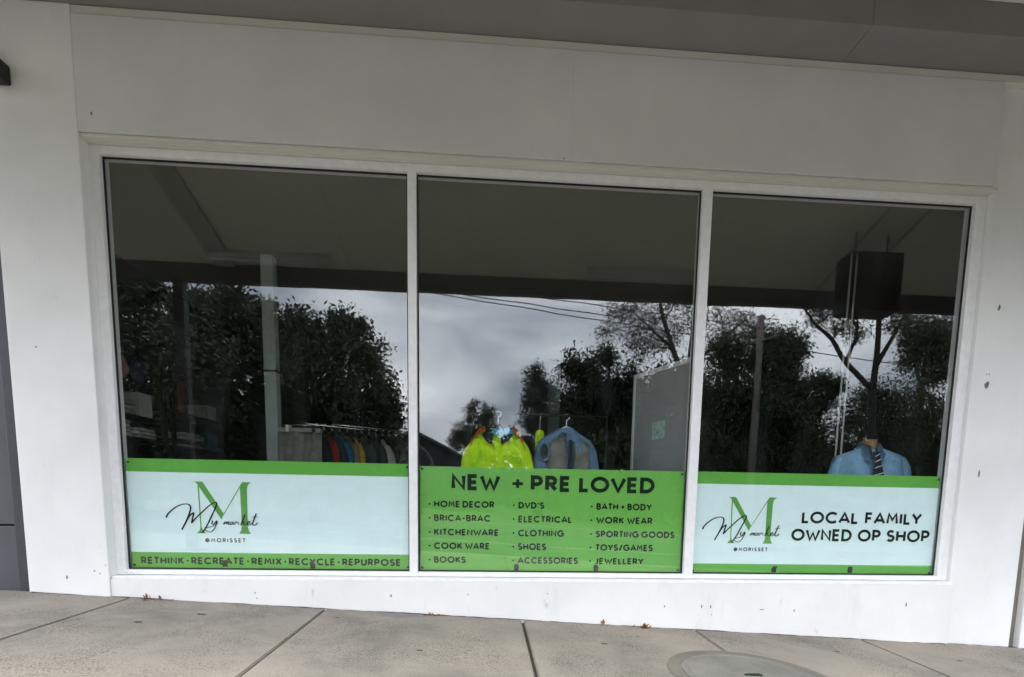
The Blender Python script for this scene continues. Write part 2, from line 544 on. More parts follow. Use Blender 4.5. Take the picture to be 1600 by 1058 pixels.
struct(strip('road', -11.9, -3.95, -0.15, 'asphalt'))
struct(strip('kerb', -3.95, -3.72, 0.0, 'kerb_concrete', 0.30))
far_kerb = struct(strip('kerb', -12.1, -11.9, 0.10, 'kerb_concrete', 0.4))
line = struct(strip('road_marking', -8.0, -7.9, -0.144, 'road_paint'))
footpath = struct(strip('footpath', -3.72, 0.4, -0.022, 'joint_dirt'))

# concrete slabs, cast bays separated by tooled joints
JX = [-4.6, -3.43, -2.27, -1.10, 0.065, 1.226, 2.462, 3.600, 4.745, 5.92, 7.09, 8.26, 9.43, 10.6]
for i in range(len(JX) - 1):
    xa, xb = JX[i], JX[i + 1]
    for (ya, yb) in ((-1.88, -0.085), (-3.715, -1.892)):
        g = 0.009 if abs(xa - 2.462) < 0.01 else 0.005
        g2 = 0.009 if abs(xb - 2.462) < 0.01 else 0.005
        bm = bmesh.new()
        c = []
        for (x, y) in ((xa + g, ya), (xb - g2, ya), (xb - g2, yb), (xa + g, yb)):
            c.append((x, y))
        nx = 4
        top = [[bm.verts.new((c[0][0] + (c[1][0] - c[0][0]) * k / nx, y, fz_lin(c[0][0] + (c[1][0] - c[0][0]) * k / nx, y) if -6 < xa < 11 else 0)) for k in range(nx + 1)] for y in (ya, yb)]
        for k in range(nx):
            bm.faces.new((top[0][k], top[0][k + 1], top[1][k + 1], top[1][k]))
        r = bmesh.ops.extrude_face_region(bm, geom=bm.faces[:])
        low = [q for q in r['geom'] if isinstance(q, bmesh.types.BMVert)]
        for v in low:
            v.co.z -= 0.06
        lows = set(low)
        es = [e for e in bm.edges if all(v not in lows for v in e.verts) and len([f for f in e.link_faces if abs(f.normal.z) < 0.5]) == 1]
        bm.normal_update()
        es = [e for e in bm.edges if len(e.link_faces) == 2 and not any(v in lows for v in e.verts) and abs(e.link_faces[0].normal.z) + abs(e.link_faces[1].normal.z) < 1.5]
        bmesh.ops.bevel(bm, geom=es, offset=0.006, segments=2, affect='EDGES')
        bmobj('slab', bm, 'concrete', footpath)

# round access cover let into the footpath
mh = thing('access_cover', 'round grey access cover with a concrete surround in the footpath', 'access cover')
mcx, mcy = 3.56, -0.995
mh.location = (mcx, mcy, fz_lin(mcx, mcy))


def ring_disc(name, prof, material, parent, seg=64):
    bm = bmesh.new()
    rings = []
    for r_, z_ in prof:
        rings.append([bm.verts.new((r_ * math.cos(2 * math.pi * k / seg), r_ * math.sin(2 * math.pi * k / seg), z_ + (SX * math.cos(2 * math.pi * k / seg) + SY * math.sin(2 * math.pi * k / seg)) * r_)) for k in range(seg)])
    for i in range(len(prof) - 1):
        for k in range(seg):
            bm.faces.new((rings[i][k], rings[i][(k + 1) % seg], rings[i + 1][(k + 1) % seg], rings[i + 1][k]))
    if prof[-1][0] < 0.345 and prof[0][0] < 0.36:
        bm.faces.new(rings[-1])
    return bmobj(name, bm, material, parent, False)


ring_disc('surround', [(0.425, -0.01), (0.420, 0.004), (0.358, 0.005), (0.353, -0.006)], 'ring_concrete', mh)
lid = ring_disc('lid', [(0.350, -0.008), (0.348, 0.006), (0.335, 0.0075), (0.333, 0.0035), (0.318, 0.0035), (0.314, 0.007), (0.05, 0.008)], 'lid_metal', mh)
bm = bmesh.new()
add_tube(bm, [(-0.05, 0.0, 0.011), (-0.035, 0.0, 0.014), (0.02, 0.0, 0.013), (0.04, 0.0, 0.008)], 0.006, 8)
bmobj('handle', bm, 'black_metal', lid, True)

# damp stain, debris
bm = bmesh.new()
pts = []
for k in range(28):
    a = 2 * math.pi * k / 28
    rr = 0.9 + 0.12 * math.sin(3 * a + 1) + 0.06 * math.sin(7 * a)
    x = 1.70 + 0.17 * rr * math.cos(a)
    y = -0.13 + min(0.02, 0.10 * rr * math.sin(a))
    pts.append(bm.verts.new((x, y, fz_lin(x, y) + 0.0015)))
bm.faces.new(pts)
slabs = [o for o in footpath.children]
bmobj('stain', bm, 'damp_concrete', footpath)


for k, (x, y, r0) in enumerate([(0.42, -0.62, .016), (0.63, -0.40, .018), (1.9, -0.85, .012), (2.9, -0.55, .014), (4.35, -0.45, .013), (5.1, -0.5, .011), (3.15, -0.35, .008), (1.35, -0.3, .009)]):
    bm = bmesh.new()
    vs = []
    for q in range(12):
        a = 2 * math.pi * q / 12
        rr = r0 * (0.8 + 0.3 * rnd.random())
        vs.append(bm.verts.new((x + 1.5 * rr * math.cos(a), y + rr * math.sin(a), fz_lin(x + 1.5 * rr * math.cos(a), y + rr * math.sin(a)) + 0.0018)))
    bm.faces.new(vs)
    bmobj('gum_spot', bm, 'joint_dirt', footpath)
bm = bmesh.new()
prev = None
for k in range(261):
    x = -0.5 + 6.4 * k / 260
    wd = max(0.0006, 0.006 + 0.010 * mnoise.noise(Vector((x * 3.1, 0.2, 0))) + 0.006 * mnoise.noise(Vector((x * 17, 1.2, 0))))
    yb = -0.0995 if x > -0.05 and x < 5.37 else (-0.1095 if x <= -0.05 else -0.0615)
    if x >= 5.37:
        yb = -0.0840
    v = (bm.verts.new((x, yb + 0.001, fz_lin(x, yb) + wd * 0.5)), bm.verts.new((x, yb - wd, fz_lin(x, yb - wd) + 0.0015)))
    if prev:
        bm.faces.new((prev[0], prev[1], v[1], v[0]))
    prev = v
tag(bmobj('dirt_line', bm, 'joint_dirt', footpath), kind='stuff')


def leaf_litter(label, x, y, n, spread, seed):
    r_ = random.Random(seed)
    bm = bmesh.new()
    for k in range(n):
        cx, cy = x + r_.gauss(0, spread), y - abs(r_.gauss(0, spread * 0.3))
        a, tl, l, w = r_.uniform(0, 6.28), r_.uniform(-0.2, 1.1), r_.uniform(0.02, 0.05), r_.uniform(0.006, 0.012)
        d = Vector((math.cos(a) * math.cos(tl), math.sin(a) * math.cos(tl) * 0.5, abs(math.sin(tl))))
        s = Vector((-math.sin(a), math.cos(a), 0.3)).normalized()
        base = Vector((cx, cy, fz_lin(cx, cy) + 0.003))
        v = [bm.verts.new(base), bm.verts.new(base + d * l * 0.5 + s * w), bm.verts.new(base + d * l), bm.verts.new(base + d * l * 0.5 - s * w)]
        bm.faces.new(v)
    tag(bmobj('dry_leaves', bm, 'dry_leaf'), label, 'leaf litter', 'leaf litter along the wall foot')


leaf_litter('tuft of brown dry leaves at the wall foot below the green middle sign', 3.245, -0.125, 26, 0.022, 1)
leaf_litter('a few dry leaves at the wall foot by the left end of the window', 0.21, -0.125, 12, 0.035, 2)
leaf_litter('thin scatter of dry bits at the wall foot under the first mullion', 1.90, -0.115, 8, 0.03, 3)
leaf_litter('single curled dry scraps left of the brown leaf tuft', 2.98, -0.12, 4, 0.02, 4)

# ------------------------------------------------------------------ the shop building
shop = thing('shop_building', 'white rendered shopfront with a wide three-pane display window', 'building')
WX0, WX1, WZ0, WZ1 = -0.050, 5.375, -0.045, 2.440     # opening for the window
box('left_pier', (-0.512, WX0, -0.11, 0.12, -0.75, 3.10), 'white_render', shop, bev=0.006)
# base wall under the window, its foot follows the sloping path
bm = bmesh.new()
add_box(bm, WX0 + 0.002, WX1 - 0.002, -0.10, 0.12, -0.75, WZ0)
bmobj('base_wall', bm, 'base_render', shop)
box('right_wall', (WX1, 5.862, -0.062, 0.12, -0.95, 3.10), 'white_render', shop, bev=0.004)
# projecting panels over the window
pan = []
for (xa, xb) in ((WX0 + 0.003, 2.6994), (2.7, 5.345)):
    pan.append(box('bulkhead_panel', (xa, xb, -0.112, 0.0, 2.463, 3.050), 'panel_paint', shop, bev=0.0007))
box('lintel', (WX0 + 0.001, WX1, -0.055, 0.12, WZ1, 3.10), 'trim_paint', shop)
box('head_trim', (WX0 + 0.004, 5.38, -0.101, -0.056, 2.441, 2.460), 'trim_paint', shop, bev=0.003)
box('cornice', (WX0 + 0.002, 7.2, -0.106, -0.0565, 3.053, 3.098), 'trim_paint', shop, bev=0.004)
box('parapet', (-4.2, 12.0, -0.05, 0.12, 3.101, 5.2), 'panel_paint', shop)
box('roof', (-4.2, 12.0, 0.121, 11.4, 4.4, 4.55), 'roof_metal', shop)
# reveal lining of the opening, timber bead on the sill
box('sill', (WX0 + 0.004, WX1 - 0.004, -0.092, -0.036, WZ0, WZ0 + 0.018), 'frame_paint', shop, bev=0.003)

# window: outer frame with mullions, panes, gaskets
GX = [(0.004, 1.737), (1.789, 3.529), (3.590, 5.303)]
GZ0, GZ1 = 0.004, 2.392
bm = bmesh.new()
FY0, FY1 = -0.036, 0.05
add_box(bm, WX0, 0.004, FY0, FY1, WZ0 + 0.019, WZ1 - 0.001, 0.003)
add_box(bm, 5.303, WX1 - 0.001, FY0, FY1, WZ0 + 0.019, WZ1 - 0.001, 0.003)
add_box(bm, 0.0045, 5.3025, FY0 + 0.001, FY1, GZ1, WZ1 - 0.002, 0.003)
add_box(bm, 0.0045, 5.3025, FY0 + 0.001, FY1, WZ0 + 0.0192, GZ0, 0.003)
win = bmobj('window', bm, 'frame_paint', shop)
for (xa, xb) in ((1.737, 1.789), (3.529, 3.590)):
    box('mullion', (xa, xb, FY0 - 0.003, FY1, GZ0 - 0.03, GZ1 + 0.001), 'frame_paint', win, bev=0.003)
for k, (xa, xb) in enumerate(GX):
    box('pane', (xa, xb, 0.0, 0.006, GZ0, GZ1), 'window_glass', win)
    bm = bmesh.new()
    w_ = 0.009
    for b in ((xa + 0.0005, xa + w_, -0.008, -0.0005, GZ0, GZ1), (xb - w_, xb - 0.0005, -0.008, -0.0005, GZ0, GZ1),
              (xa + w_ + .0002, xb - w_ - .0002, -0.008, -0.0005, GZ0 + .0003, GZ0 + w_), (xa + w_ + .0002, xb - w_ - .0002, -0.008, -0.0005, GZ1 - w_, GZ1 - .0003)):
        add_box(bm, *b)
    bmobj('gasket', bm, 'gasket', win)

# lost paint, fixings
def chip(x, z, w, h, seed, y, m='paint_loss'):
    r_ = random.Random(seed)
    bm = bmesh.new()
    vs = []
    for k in range(11):
        a = 2 * math.pi * k / 11
        rr = r_.uniform(0.55, 1.05)
        vs.append((x + w * rr * math.cos(a), z + h * rr * math.sin(a)))
    f = [bm.verts.new((a, y - 0.0012, c)) for a, c in vs]
    g = [bm.verts.new((a, y + 0.002, c)) for a, c in vs]
    bm.faces.new(f)
    for k in range(11):
        bm.faces.new((f[k], f[(k + 1) % 11], g[(k + 1) % 11], g[k]))
    bmobj('paint_chip', bm, m, shop)


for i, (x, z, w, h) in enumerate([(5.512, 1.76, .010, .022), (5.487, 1.275, .019, .030), (5.493, 1.345, .005, .006), (5.475, 1.342, .004, .005), (5.50, .70, .007, .03), (5.86, 1.38, .01, .012), (5.37, 2.452, .012, .014)]):
    chip(x, z, w, h, 20 + i, -0.062 if i != 6 else -0.0625)
for i, (x, z, w, h) in enumerate([(-0.13, .005, .006, .006), (-0.10, -.01, .004, .005), (-0.29, -.035, .006, .016), (-0.36, 1.30, .006, .006), (-0.065, .04, .004, .004)]):
    chip(x, z, w, h, 40 + i, -0.11)
for i, (x, z, w, h) in enumerate([(0.80, -.125, .004, .008), (0.81, -.16, .004, .006), (1.63, -.14, .006, .010), (2.11, -.13, .006, .004), (3.39, -.20, .004, .010), (3.64, -.20, .005, .014), (3.70, -.20, .005, .014), (3.71, -.255, .004, .006), (4.27, -.225, .004, .012), (5.05, -.18, .005, .02), (2.62, -.12, .004, .005), (4.05, -.22, .02, .004)]):
    chip(x, z, w, h, 60 + i, -0.10)
chip(0.03, 2.555, .006, .010, 91, -0.112)
chip(2.655, 2.47, .004, .006, 92, -0.112)

# neighbour on the left: dark grey door beside the pier
nb = thing('shop_door', 'dark grey panelled door left of the white pier', 'door')
box('door_leaf', (-1.62, -0.60, -0.045, 0.02, 0.275, 2.30), 'dark_grey_paint', nb, bev=0.004)
box('kick_panel', (-1.62, -0.60, -0.050, 0.02, -0.30, 0.265), 'dark_grey_paint', nb, bev=0.004)
bm = bmesh.new()
add_box(bm, -0.595, -0.514, -0.072, 0.05, -0.40, 2.40, 0.004)
add_box(bm, -1.70, -1.625, -0.072, 0.05, -0.40, 2.40, 0.004)
add_box(bm, -1.624, -0.596, -0.072, 0.05, 2.31, 2.399, 0.004)
bmobj('door_frame', bm, 'dark_grey_trim', nb)
tube('handle', [(-1.5, -0.07, 0.8), (-1.5, -0.11, 0.84), (-1.5, -0.11, 1.1), (-1.5, -0.07, 1.14)], 0.012, 'chrome', nb)
nw = thing('neighbour_building', 'white rendered wall and dark shopfront beyond the dark grey door', 'building')
box('wall', (-4.2, -1.705, -0.11, 0.12, -0.75, 3.10), 'white_render', nw, bev=0.005)
box('door_head', (-1.703, -0.5125, -0.11, 0.12, 2.402, 3.10), 'white_render', nw, bev=0.004)
# neighbour on the right behind a recessed joint
nr = thing('neighbour_building', 'pale rendered wall right of the narrow grimy joint', 'building')
box('wall', (5.925, 12.0, -0.075, 0.12, -1.3, 3.10), 'base_render', nr, bev=0.005)
box('joint_strip', (5.863, 5.924, -0.03, 0.12, -1.2, 3.10), 'ring_concrete', nr)

# black wall fitting
wf = thing('wall_light', 'small black wall fitting high on the white pier', 'wall light', (-0.48, -0.11, 2.715))
bm = bmesh.new()
add_box(bm, -0.085, 0.105, -0.09, 0.0, -0.05, 0.05, 0.012)
bmobj('housing', bm, 'black_plastic', wf)
box('lens', (-0.06, 0.05, -0.08, 0.05, -0.056, -0.0505), 'white_enamel', wf).hide_render = False

# ------------------------------------------------------------------ the awning
aw = thing('awning', 'deep street awning with raked pale lining and dark fascia over the footpath', 'awning')
D0, ZT, ZB, SL = 2.4, 2.735, 2.569, 0.31


def rz_(d):
    return ZT + SL * (D0 - d)


AX0, AX1 = -2.4, 13.2
# box against the wall
bm = bmesh.new()
for (xa, xb) in ((AX0, -0.40), (-0.397, 4.309), (4.312, 8.6), (8.603, AX1)):
    add_box(bm, xa, xb, -0.362, -0.0505, 3.1005, 3.40)
bmobj('bulkhead', bm, 'bulkhead_paint', aw)
# lining sheets following the rake
xj = [AX0, -1.60, -0.40, 0.82, 2.04, 3.26, 4.48, 5.73, 6.10, 7.30, 8.50, 9.70, 10.90, 12.10, AX1]
for a, b in zip(xj[:-1], xj[1:]):
    a2, b2 = a + 0.003, b - 0.003
    vs = []
    for dz in (0, 0.02):
        for (x, d) in ((a2, 0.364), (b2, 0.364), (b2, D0), (a2, D0)):
            vs.append((x, -d, rz_(d) + dz))
    pymesh('soffit_sheet', vs, [(0, 3, 2, 1), (4, 5, 6, 7), (0, 1, 5, 4), (1, 2, 6, 5), (2, 3, 7, 6), (3, 0, 4, 7)], 'soffit_paint', aw)
vs = []
for dz in (0.06, 0.10):
    for (x, d) in ((AX0 - 0.1, 0.0), (AX1 + 0.1, 0.0), (AX1 + 0.1, D0 + 0.1), (AX0 - 0.1, D0 + 0.1)):
        vs.append((x, -d - 0.051, rz_(d) + dz))
pymesh('roof_sheet', vs, [(0, 3, 2, 1), (4, 5, 6, 7), (0, 1, 5, 4), (1, 2, 6, 5), (2, 3, 7, 6), (3, 0, 4, 7)], 'roof_metal', aw)
box('fascia', (AX0, AX1, -D0 - 0.10, -D0 - 0.002, ZB, ZT + 0.12), 'fascia_paint', aw, bev=0.006)
box('fascia_cover', (AX0, AX1, -D0 - 0.13, -D0 - 0.101, ZB + 0.02, ZT + 0.30), 'fascia_paint', aw, bev=0.004)
# raking beam below the lining and dark end beam
def rake_beam(name, xa, xb, drop, d0, d1, m):
    vs = []
    for dz in (-drop, -0.001):
        for (x, d) in ((xa, d0), (xb, d0), (xb, d1), (xa, d1)):
            vs.append((x, -d, rz_(d) + dz))
    pymesh(name, vs, [(0, 3, 2, 1), (4, 5, 6, 7), (0, 1, 5, 4), (1, 2, 6, 5), (2, 3, 7, 6), (3, 0, 4, 7)], m, aw)


rake_beam('rake_beam', -0.50, -0.30, 0.03, 0.364, D0 - 0.003, 'beam_paint')
for x in (5.73, 6.10):
    rake_beam('cover_strip', x - 0.012, x + 0.012, 0.008, 0.364, D0 - 0.003, 'bulkhead_paint')
box('end_beam', (AX0 - 0.12, AX0 - 0.002, -D0 - 0.1, -0.12, 2.59, 2.70), 'bulkhead_paint', aw)
for px in (-0.885, 9.4):
    b_ = box('post', (px - 0.05, px + 0.05, -D0 - 0.095, -D0 - 0.005, fz(px, -2.45), ZB), 'fascia_paint', aw, bev=0.006)
    box('base_plate', (px - 0.11, px + 0.11, -D0 - 0.15, -D0 + 0.05, fz(px, -2.45) - 0.03, fz(px, -2.45) + 0.014), 'fascia_paint', b_)

# batten lights on the lining
for (xa, lab) in ((-0.55, 'slim white batten light on the awning lining above the left pane'), (3.20, 'slim white batten light on the awning lining above the middle pane')):
    t = thing('batten_light', lab, 'light fitting', (xa, -2.24, rz_(2.24)), 'batten lights under the awning')
    box('casing', (0, 1.2, -0.035, 0.035, -0.045, 0.006), 'white_enamel', t, bev=0.004)
    tube('light_tube', [(0.02, 0, -0.062), (1.18, 0, -0.062)], 0.013, 'white_enamel', t)
t = thing('batten_light', 'white batten light fixed to the front of the bulkhead near the right', 'light fitting', (4.93, -0.364, 3.285), 'batten lights under the awning')
box('casing', (0, 1.2, -0.06, 0, -0.02, 0.05), 'white_enamel', t, bev=0.004)
tube('light_tube', [(0.02, -0.075, 0.01), (1.18, -0.075, 0.01)], 0.013, 'white_enamel', t)

# sign box hung under the awning (seen in the glass)
t = thing('hanging_sign_box', 'black box hung under the awning, reflected in the right pane', 'sign box')
bm = bmesh.new()
add_box(bm, 5.53, 6.02, -1.75, -1.50, 2.245, 2.765, 0.008)
bmobj('casing', bm, 'black_plastic', t)
for x in (5.62, 5.93):
    tube('hanger_rod', [(x, -1.62, 2.76), (x, -1.62, rz_(1.62))], 0.008, 'black_metal', t)

# ------------------------------------------------------------------ lettering
def arc(cx, cy, rx, ry, a0, a1, n=14):
    return [(cx + rx * math.cos(R(a0 + (a1 - a0) * k / n)), cy + ry * math.sin(R(a0 + (a1 - a0) * k / n))) for k in range(n + 1)]


GL = {
    'A': (.86, [[(0, 0), (.43, 1), (.86, 0)], [(.17, .3), (.69, .3)]]),
    'B': (.56, [[(0, 0), (0, 1), (.3, 1)] + arc(.3, .77, .2, .23, 90, -90)[1:] + [(0, .54)], [(.3, .54)] + arc(.3, .27, .26, .27, 90, -90)[1:] + [(0, 0)]]),
    'C': (.86, [arc(.5, .5, .5, .5, 45, 315, 22)]),
    'D': (.74, [[(0, 0), (0, 1), (.26, 1)] + arc(.26, .5, .48, .5, 90, -90, 18)[1:] + [(0, 0)]]),
    'E': (.5, [[(.5, 1), (0, 1), (0, 0), (.5, 0)], [(0, .5), (.46, .5)]]),
    'F': (.48, [[(.48, 1), (0, 1), (0, 0)], [(0, .5), (.42, .5)]]),
    'G': (.98, [arc(.5, .5, .5, .5, 45, 360, 24), [(1.0, .5), (.58, .5)]]),
    'H': (.68, [[(0, 0), (0, 1)], [(.68, 0), (.68, 1)], [(0, .5), (.68, .5)]]),
    'I': (0.0, [[(0, 0), (0, 1)]]),
    'J': (.36, [[(.36, 1), (.36, .25)] + arc(.12, .25, .24, .25, 0, -120, 10)[1:]]),
    'K': (.62, [[(0, 0), (0, 1)], [(.60, 1), (.03, .46)], [(.2, .62), (.62, 0)]]),
    'L': (.46, [[(0, 1), (0, 0), (.46, 0)]]),
    'M': (.86, [[(0, 0), (.1, 1), (.43, .35), (.76, 1), (.86, 0)]]),
    'N': (.70, [[(0, 0), (0, 1), (.70, 0), (.70, 1)]]),
    'O': (1.0, [arc(.5, .5, .5, .5, 0, 360, 32)]),
    'P': (.56, [[(0, 0), (0, 1), (.28, 1)] + arc(.28, .72, .28, .28, 90, -90)[1:] + [(.1, .44)]]),
    'R': (.58, [[(0, 0), (0, 1), (.28, 1)] + arc(.28, .73, .27, .27, 90, -90)[1:] + [(.1, .46)], [(.26, .46), (.58, 0)]]),
    'S': (.56, [arc(.28, .755, .25, .245, 30, 270, 14) + arc(.28, .255, .28, .255, 90, -150, 16)[1:]]),
    'T': (.62, [[(0, 1), (.62, 1)], [(.31, 1), (.31, 0)]]),
    'U': (.66, [[(0, 1), (0, .33)] + arc(.33, .33, .33, .33, 180, 360, 16)[1:] + [(.66, 1)]]),
    'V': (.84, [[(0, 1), (.42, 0), (.84, 1)]]),
    'W': (1.16, [[(0, 1), (.32, 0), (.58, .72), (.84, 0), (1.16, 1)]]),
    'X': (.70, [[(0, 0), (.70, 1)], [(0, 1), (.70, 0)]]),
    'Y': (.76, [[(0, 1), (.38, .46), (.76, 1)], [(.38, .46), (.38, 0)]]),
    '+': (.5, [[(0, .46), (.5, .46)], [(.25, .16), (.25, .76)]]),
    '-': (.34, [[(0, .45), (.34, .45)]]),
    "'": (0.05, [[(.05, 1), (0, .72)]]),
    '/': (.42, [[(0, -.05), (.42, 1.05)]]),
    '@': (.98, [arc(.5, .45, .5, .5, -60, -330, 22), arc(.46, .45, .2, .2, 0, 360, 14), [(.68, .65), (.68, .32), (.8, .24), (.93, .36), (.95, .6)]]),
}


def ribbon(bm, pts, w, y, closed=False, ws=None):
    P = [Vector((p[0], p[1])) for p in pts]
    n = len(P)
    if closed:
        P = P[:-1]; n -= 1
    lo, hi = [], []
    for i in range(n):
        if closed:
            a, b = P[i - 1], P[(i + 1) % n]
        else:
            a, b = P[max(i - 1, 0)], P[min(i + 1, n - 1)]
        d0 = (P[i] - a); d1 = (b - P[i])
        if d0.length < 1e-9: d0 = d1
        if d1.length < 1e-9: d1 = d0
        d0 = d0.normalized(); d1 = d1.normalized()
        n0 = Vector((-d0.y, d0.x)); n1 = Vector((-d1.y, d1.x))
        m_ = n0 + n1
        m_ = m_.normalized() if m_.length > 1e-6 else n0
        k = max(0.66, m_.dot(n0))
        h = (ws[i] if ws else w) / 2
        off = m_ * (h / k)
        lo.append(bm.verts.new((P[i].x - off.x, y, P[i].y - off.y)))
        hi.append(bm.verts.new((P[i].x + off.x, y, P[i].y + off.y)))
    rng = range(n) if closed else range(n - 1)
    for i in rng:
        j = (i + 1) % n
        try:
            bm.faces.new((lo[i], lo[j], hi[j], hi[i]))
        except ValueError:
            pass


def lettering(text, x0, x1, zb, zt, y, parent, material, weight=0.17, gap=0.17, space=0.42, name='lettering'):
    """capitals drawn as strokes; the line is fitted between x0 and x1, each word a piece of its own"""
    H = zt - zb
    w = weight
    pen = 0.0
    words = []
    prev_ch = ' '
    for word in text.split(' '):
        strokes = []
        for ch in word:
            if ch == '*':     # round bullet
                strokes.append(('dot', pen + 0.16))
                pen += 0.32 + gap
                continue
            gw, ss = GL[ch]
            if strokes and (ch in 'TVWYAJ' or prev_ch in 'TVWYALF'):
                pen -= 0.055 if not (ch in 'TVWYA' and prev_ch in 'TVWYAL') else 0.11
            prev_ch = ch
            for s in ss:
                strokes.append(('s', [(pen + w / 2 + p[0] * (1 - 0.4 * w), w / 2 + p[1] * (1 - w)) for p in s]))
            pen += gw * (1 - 0.4 * w) + w + gap
        words.append((strokes, '*' in word))
        pen += space
    total = pen - gap - space
    sx = (x1 - x0) / total
    for strokes, dot in words:
        bm = bmesh.new()
        k = 0
        for kind, s in strokes:
            yy = y - 0.00012 * (k % 5)
            k += 1
            if kind == 'dot':
                c = [bm.verts.new((x0 + s * sx + 0.14 * math.cos(a) * H, yy, zb + (0.48 + 0.14 * math.sin(a)) * H)) for a in [2 * math.pi * q / 16 for q in range(16)]]
                bm.faces.new(c)
            else:
                pp = [(x0 + p[0] * sx, zb + p[1] * H) for p in s]
                closed = (Vector(s[0]) - Vector(s[-1])).length < 1e-6
                ribbon(bm, pp, w * H, yy, closed)
        for f in bm.faces:
            f.normal_update()
            if f.normal.y > 0:
                f.normal_flip()
        me = bpy.data.meshes.new(name)
        bm.to_mesh(me); bm.free()
        me.materials.append(MATS[material])
        link(bpy.data.objects.new('bullet' if dot else name, me), parent)


YS = 0.0125       # front of the printed sheets, just behind the glass
YL = YS - 0.0014


def sheet(name, x0, x1, z0, z1, material, parent, y=YS, t=0.004):
    return box(name, (x0, x1, y, y + t, z0, z1), material, parent)


LOGO_M = [   # convex pieces of the serif capital
    [(0.431, 0.535), (0.462, 0.552), (0.581, 0.356), (0.567, 0.318), (0.440, 0.520)],
    [(0.408, 0.553), (0.462, 0.552), (0.431, 0.535), (0.422, 0.546)],
    [(0.431, 0.535), (0.440, 0.520), (0.4435, 0.272), (0.4365, 0.272)],
    [(0.4365, 0.272), (0.4435, 0.272), (0.452, 0.250), (0.432, 0.250)],
    [(0.432, 0.250), (0.452, 0.250), (0.472, 0.231), (0.415, 0.231)],
    [(0.581, 0.356), (0.575, 0.338), (0.686, 0.520), (0.695, 0.547)],
    [(0.686, 0.520), (0.695, 0.547), (0.703, 0.555), (0.736, 0.540), (0.728, 0.515), (0.725, 0.278), (0.688, 0.278)],
    [(0.703, 0.555), (0.754, 0.553), (0.738, 0.540), (0.733, 0.536)],
    [(0.688, 0.278), (0.725, 0.278), (0.730, 0.251), (0.683, 0.251)],
    [(0.683, 0.251), (0.730, 0.251), (0.742, 0.231), (0.671, 0.231)]]
SCRIPT = [
    ([(0.235, 0.325), (0.243, 0.345), (0.27, 0.373), (0.309, 0.4), (0.347, 0.412), (0.372, 0.41), (0.383, 0.397), (0.382, 0.377), (0.373, 0.351), (0.354, 0.307), (0.324, 0.251)], 1.25),
    ([(0.324, 0.251), (0.363, 0.321), (0.381, 0.345), (0.4, 0.358), (0.395, 0.334), (0.385, 0.294)], 1.25),
    ([(0.385, 0.294), (0.413, 0.326), (0.449, 0.361), (0.492, 0.401), (0.523, 0.421), (0.54, 0.425), (0.542, 0.414), (0.534, 0.393), (0.506, 0.336), (0.479, 0.283), (0.447, 0.235)], 1.15),
    ([(0.513, 0.311), (0.508, 0.294), (0.514, 0.287), (0.525, 0.295), (0.537, 0.311)], 1.0),
    ([(0.541, 0.312), (0.529, 0.275), (0.515, 0.253), (0.498, 0.24), (0.477, 0.244), (0.463, 0.257), (0.482, 0.268), (0.512, 0.277), (0.545, 0.299)], 0.8),
    ([(0.576, 0.287), (0.587, 0.306)], 0.7), ([(0.582, 0.289), (0.598, 0.307), (0.597, 0.289)], 0.65), ([(0.597, 0.289), (0.611, 0.307), (0.609, 0.288), (0.618, 0.289)], 0.65),
    ([(0.638, 0.306), (0.625, 0.304), (0.618, 0.290), (0.626, 0.287), (0.638, 0.305)], 0.65), ([(0.638, 0.305), (0.636, 0.290), (0.645, 0.290)], 0.65),
    ([(0.645, 0.29), (0.653, 0.307), (0.657, 0.302), (0.667, 0.306)], 0.65), ([(0.667, 0.305), (0.669, 0.289)], 0.65),
    ([(0.683, 0.284), (0.698, 0.321), (0.712, 0.354)], 1.0), ([(0.688, 0.297), (0.706, 0.308), (0.699, 0.297), (0.704, 0.288), (0.713, 0.289)], 0.75),
    ([(0.713, 0.289), (0.733, 0.298), (0.740, 0.308), (0.732, 0.310), (0.725, 0.299), (0.727, 0.287), (0.738, 0.287), (0.75, 0.298)], 0.75),
    ([(0.78, 0.36), (0.768, 0.331), (0.756, 0.298), (0.76, 0.286), (0.775, 0.289), (0.786, 0.301)], 1.0), ([(0.753, 0.337), (0.79, 0.339)], 0.7)]


def logo(parent, fx, fz_):
    """big serif capital with handwriting across it; fx / fz_ place it on the sheet"""
    bm = bmesh.new()
    for k, poly in enumerate(LOGO_M):
        bm.faces.new([bm.verts.new((fx(x), YL + 0.0005 - 0.0001 * k, fz_(z))) for x, z in poly])
    for f in bm.faces:
        f.normal_update()
        if f.normal.y > 0:
            f.normal_flip()
    me = bpy.data.meshes.new('logo'); bm.to_mesh(me); bm.free()
    me.materials.append(MATS['logo_green'])
    link(bpy.data.objects.new('logo', me), parent)
    bm = bmesh.new()
    for k, (pts, wf_) in enumerate(SCRIPT):
        c = catmull([(fx(x), fz_(z)) for x, z in pts], 7) if len(pts) > 2 else [np.array((fx(x), fz_(z))) for x, z in pts]
        ws = []
        for i in range(len(c)):
            d = c[min(i + 1, len(c) - 1)] - c[max(i - 1, 0)]
            l = np.linalg.norm(d) + 1e-9
            ws.append(wf_ * (0.0042 + 0.0038 * abs(d[1]) / l))
        ribbon(bm, c, 0.005, YL - 0.0007 - 0.0001 * k, False, ws)
    for f in bm.faces:
        f.normal_update()
        if f.normal.y > 0:
            f.normal_flip()
    me = bpy.data.meshes.new('script_lettering'); bm.to_mesh(me); bm.free()
    me.materials.append(MATS['ink_black'])
    link(bpy.data.objects.new('script_lettering', me), parent)


